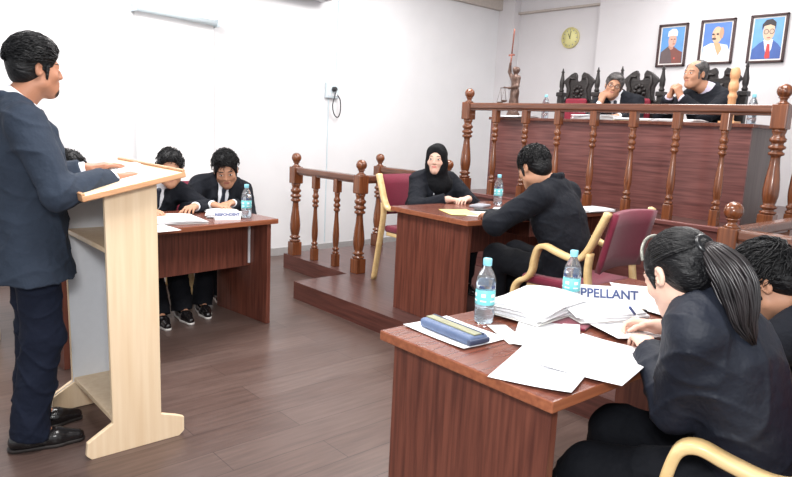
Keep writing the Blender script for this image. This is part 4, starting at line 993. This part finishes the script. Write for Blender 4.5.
m = MB(); m.box((-.118, -.018, .031), (.118, .016, .036), .003); m.build('top_strip', M['pouchgold'], t)
m = MB(); m.box((-.122, .017, .030), (.122, .024, .0365), .002); m.build('zip', M['pouchdark'], t)
m = MB(); m.box((.112, -.044, .004), (.129, .044, .022), .005); m.build('end_flap', M['pouchdark'], t)
def text_on(parent, body, size, mt, mtx):
    c = bpy.data.curves.new('lettering', 'FONT'); c.body = body; c.size = size; c.align_x = 'CENTER'; c.align_y = 'CENTER'; c.extrude = .0003; c.offset = .0012
    o = bpy.data.objects.new('tmp', c); COL.objects.link(o); dg = bpy.context.evaluated_depsgraph_get(); dg.update()
    me = bpy.data.meshes.new_from_object(o.evaluated_get(dg)); bpy.data.objects.remove(o); me.materials.clear(); me.materials.append(M[mt])
    q = bpy.data.objects.new('lettering', me); COL.objects.link(q); q.parent = parent; q.matrix_local = mtx; return q
def name_card(label, locn, rotz, w, h, body, size):
    t = empty('name_card', locn, rotz, label, 'sign', 'name cards'); a = R(66); d = h*math.cos(a); zz = h*math.sin(a)
    m = MB()
    for s in (-1, 1):
        m.merge_quad = None; nb = bmesh.new()
        p = [(-w/2, s*d, 0), (w/2, s*d, 0), (w/2, 0, zz), (-w/2, 0, zz)]; o_ = Vector((0, s*math.sin(a), math.cos(a)))*.0014
        lo = [nb.verts.new(Vector(q)) for q in p]; hi = [nb.verts.new(Vector(q)-o_) for q in p]
        nb.faces.new(lo); nb.faces.new(hi[::-1])
        for i in range(4): nb.faces.new((lo[i], lo[(i+1) % 4], hi[(i+1) % 4], hi[i]))
        m.merge(nb)
    m.build('card', M['paper'], t)
    text_on(t, body, size, 'ink', T(0, -d*.4-.0008, zz*.6+.0004) @ Rx(a)); return t
name_card('white folded name card reading APPELLANT on the foreground desk', (-1.37, 2.35, ND), R(44), .32, .085, 'APPELLANT', .05)
name_card('white folded name card beside the water bottle on the left desk', (-4.03, 2.06, LD), R(74), .17, .06, 'RESPONDENT', .026)
t = empty('clip', (-1.20, 2.33, ND+.012), R(60), 'small gold and black clip lying beside the APPELLANT card', 'clip')
m = MB(); m.box((-.03, -.008, 0), (.012, .008, .012), .004); m.build('jaw', M['gold'], t)
m = MB(); m.box((.012, -.009, .001), (.026, .009, .013), .004); m.build('handle', M['blackplastic'], t)
t = empty('pen', (-1.08, 2.10, .80), 0, 'dark pen in the ponytailed woman\'s hand', 'pen'); t.rotation_euler = (R(38), R(-30), R(20))
m = MB(); m.lathe([(.001, -.065), (.004, -.05), (.0045, .04)], 10); m.build('barrel', M['whitelam'], t)
m = MB(); m.lathe([(.005, .035), (.005, .075), (.003, .078)], 10); m.build('cap', M['ink'], t)
# clerk's desk
paper('yellow printed sheet on the front end of the clerk\'s desk', -3.00, 3.22, CD+.0006, R(62), .20, .29, .002, 'yellowpaper', 11, lines=8)
paper('white sheet partly under the yellow sheet on the clerk\'s desk', -2.90, 3.30, CD+.0002, R(50), .19, .28, .001, 'paper2', 12)
paper('white sheet under the seated man\'s forearm on the clerk\'s desk', -2.93, 3.62, CD+.0006, R(30), .21, .297, .003, 'paper', 13)
m = MB(); m.box((-.04, -.085, 0), (.04, .085, .011), .005); o = m.build('phone', M['blackplastic'], None, (-2.98, 3.47, CD+.0042), R(-40)); tag(o, 'black phone lying beside the yellow sheet on the clerk\'s desk', 'phone')
m = MB(); m.box((-.05, -.09, 0), (.05, .09, .016), .004); o = m.build('notebook', M['greyink'], None, (-3.17, 3.62, CD+.0006), R(20)); tag(o, 'grey notebook by the water bottle on the clerk\'s desk', 'notebook')
bundle('stack of white pages at the far end of the clerk\'s desk behind the seated man', -2.68, 4.30, CD+.0006, R(-6), .21, .29, 4, .004, 3, 'blackplastic', .006, 9)
# left desk
bundle('open white documents before the man with the wristwatch on the left desk', -4.12, 1.74, LD, R(84), .30, .36, 4, .003, 3, 'paper2', .012, 21)
bundle('open white documents before the young man looking down on the left desk', -4.22, 2.13, LD, R(66), .22, .30, 5, .003, 5, 'blackplastic', .02, 22)
paper('white sheet at the front edge of the left desk beside the lectern', -3.86, 1.50, LD+.0006, R(96), .2, .28, .004, 'paper', 23)
paper('white sheet before the man hidden behind the speaker on the left desk', -4.1, 1.10, LD+.0006, R(80), .21, .297, .004, 'paper', 24)
# lectern
for k, (lx, ly, a, lb) in enumerate(((.10, .0, 6, 'white notes under the speaker\'s hands on the lectern top'), (-.06, .02, -9, 'second white sheet on the far half of the lectern top'))):
    m = MB(); m.sheet(.25, .33, .0009, lambda u, v: .003*(u*u+v*v), 6, 6)
    m.mi = 1
    for q in range(9): m.sheet(.17, .004, .0003, lambda u, v: .0014, 2, 1, T(0, .12-.03*q, 0))
    o = m.build('paper_sheet', [M['paper'], M['greyink']]); o.matrix_world = LTOP @ T(lx, ly, .0006+.0022*k) @ Rz(R(a)); tag(o, lb, 'paper')
# judges' bench
def pile(label, x, y, rotz, n, mt='paper', seed=3, w=.21, l=.29): return bundle(label, x, y, BD, rotz, w, l, n, .004, 4, mt, .01, seed)
pile('stack of white papers before the judge in glasses', -3.24, 5.12, R(80), 9, 'paper2', 31, .23, .34)
pile('yellow-edged stack of papers before the judge with clasped hands', -2.86, 5.12, R(96), 4, 'yellowpaper', 32)
pile('low stack of papers at the right before the judge with clasped hands', -2.50, 5.14, R(84), 4, 'paper2', 33, .23, .32)
pile('low stack of dark-covered papers beside the bronze statue', -4.02, 5.06, R(88), 3, 'blackplastic', 34)
t = empty('turned_post', (-2.12, 5.14, BD), 0, 'pale turned wooden post standing on the judges\' bench by its right end', 'post')
m = MB(); m.lathe([(.036, 0), (.036, .02), (.027, .03), (.028, .18), (.033, .19), (.033, .205), (.026, .215), (.026, .235), (.034, .245), (.036, .27), (.033, .295), (.027, .305), (.027, .325), (.034, .335), (.036, .365), (.031, .39), (.024, .405), (.001, .41)], 20); m.build('shaft', M['paleturn'], t)
m = MB(); m.box((-.06, -.06, 0), (.06, .06, .018), .005); m.build('foot', M['paleturn'], t)
# bronze figure with sword and scales
t = empty('statue', (-4.13, 5.10, BD), R(-12), 'bronze statue holding a sword up and scales, at the left end of the bench', 'statue')
F = SDF((-.2, -.14, 0), (.2, .14, .6), .005)
F.cone((0, 0, .0), (0, 0, .03), .055, .05, .01, cap=(0, 1)).cone((0, 0, .03), (.004, 0, .22), .05, .036, .03).cone((.03, -.02, .03), (.02, -.01, .2), .022, .02, .02).cone((.004, 0, .22), (0, 0, .33), .034, .042, .03, flat=(0, 1, 0), fk=1.25)
F.cone((-.035, 0, .345), (.04, 0, .345), .022, .022, .02).cone((0, 0, .34), (0, 0, .385), .016, .014, .015).ell((.002, -.004, .41), (.026, .030, .034), .01).ell((.002, .016, .415), (.024, .022, .028), .01)
F.chain([(-.045, 0, .345), (-.075, -.012, .40), (-.055, -.02, .475)], [.019, .015, .011], .01).chain([(.048, 0, .34), (.06, -.02, .27), (-.005, -.055, .255)], [.018, .015, .011], .01).cone((-.005, -.055, .255), (-.075, -.06, .262), .011, .009, .01)
F.ripple(.0018, 90, 70, 60, .4); V, Q = F.mesh(); np_mesh('figure', V, Q, M['bronze'], t); t.scale = (1.08, 1.08, 1.08)
m = MB(); m.tube([(-.055, -.022, .455), (-.048, -.022, .55)], .007, 8); m.box((-.085, -.030, .535), (-.012, -.014, .55), .003); m.strip([(-.049, -.022, .55), (-.036, -.022, .74), (-.035, -.022, .765)], .016, .006, (1, 0, 0), None, .002); m.build('sword', M['bronzered'], t)
m = MB(); m.tube([(-.125, -.06, .258), (-.03, -.06, .262)], .004, 8)
for x in (-.12, -.06):
    for a in range(3): m.tube([(x, -.06, .258), (x+.028*math.cos(a*2.1), -.06+.028*math.sin(a*2.1), .135 if x < -.1 else .15)], .0014, 5)
    m.lathe([(.001, -.02), (.02, -.014), (.030, 0), (.028, .001)], 14, T(x, -.06, .135 if x < -.1 else .15))
m.build('scales', M['bronze'], t)
# ------------------------------------------------------------------ light
w = bpy.data.worlds.new('world'); scene.world = w; w.use_nodes = True
w.node_tree.nodes['Background'].inputs['Color'].default_value = (.94, .97, 1, 1); w.node_tree.nodes['Background'].inputs['Strength'].default_value = .75
def area(name, loc_, rot, sx, sy, power, col=(1, 1, 1)):
    l = bpy.data.lights.new(name, 'AREA'); l.shape = 'RECTANGLE'; l.size = sx; l.size_y = sy; l.energy = power; l.color = col
    o = bpy.data.objects.new(name, l); COL.objects.link(o); o.location = loc_; o.rotation_euler = rot; return o
for x, y, p in ((-4.4, 1.2, 75), (-4.4, 4.4, 55), (-1.6, 1.2, 60), (-1.6, 4.0, 50), (-2.9, 6.0, 30)):
    m = MB(); m.box((x-.62, y-.62, 3.255), (x+.62, y+.62, 3.3), .006); m.box((x-.58, y-.58, 3.25), (x+.58, y+.58, 3.256))
    tag(m.build('ceiling_light', M['lamp']), 'square ceiling light panel', 'lamp', 'ceiling lights')
    area('lamp', (x, y, 3.24), (0, 0, 0), 1.15, 1.15, p, (1, .98, .96))
# camera flash, a little above the lens
area('flash', (.05, -.1, 1.9), (R(78), 0, R(42)), .5, .35, 40)
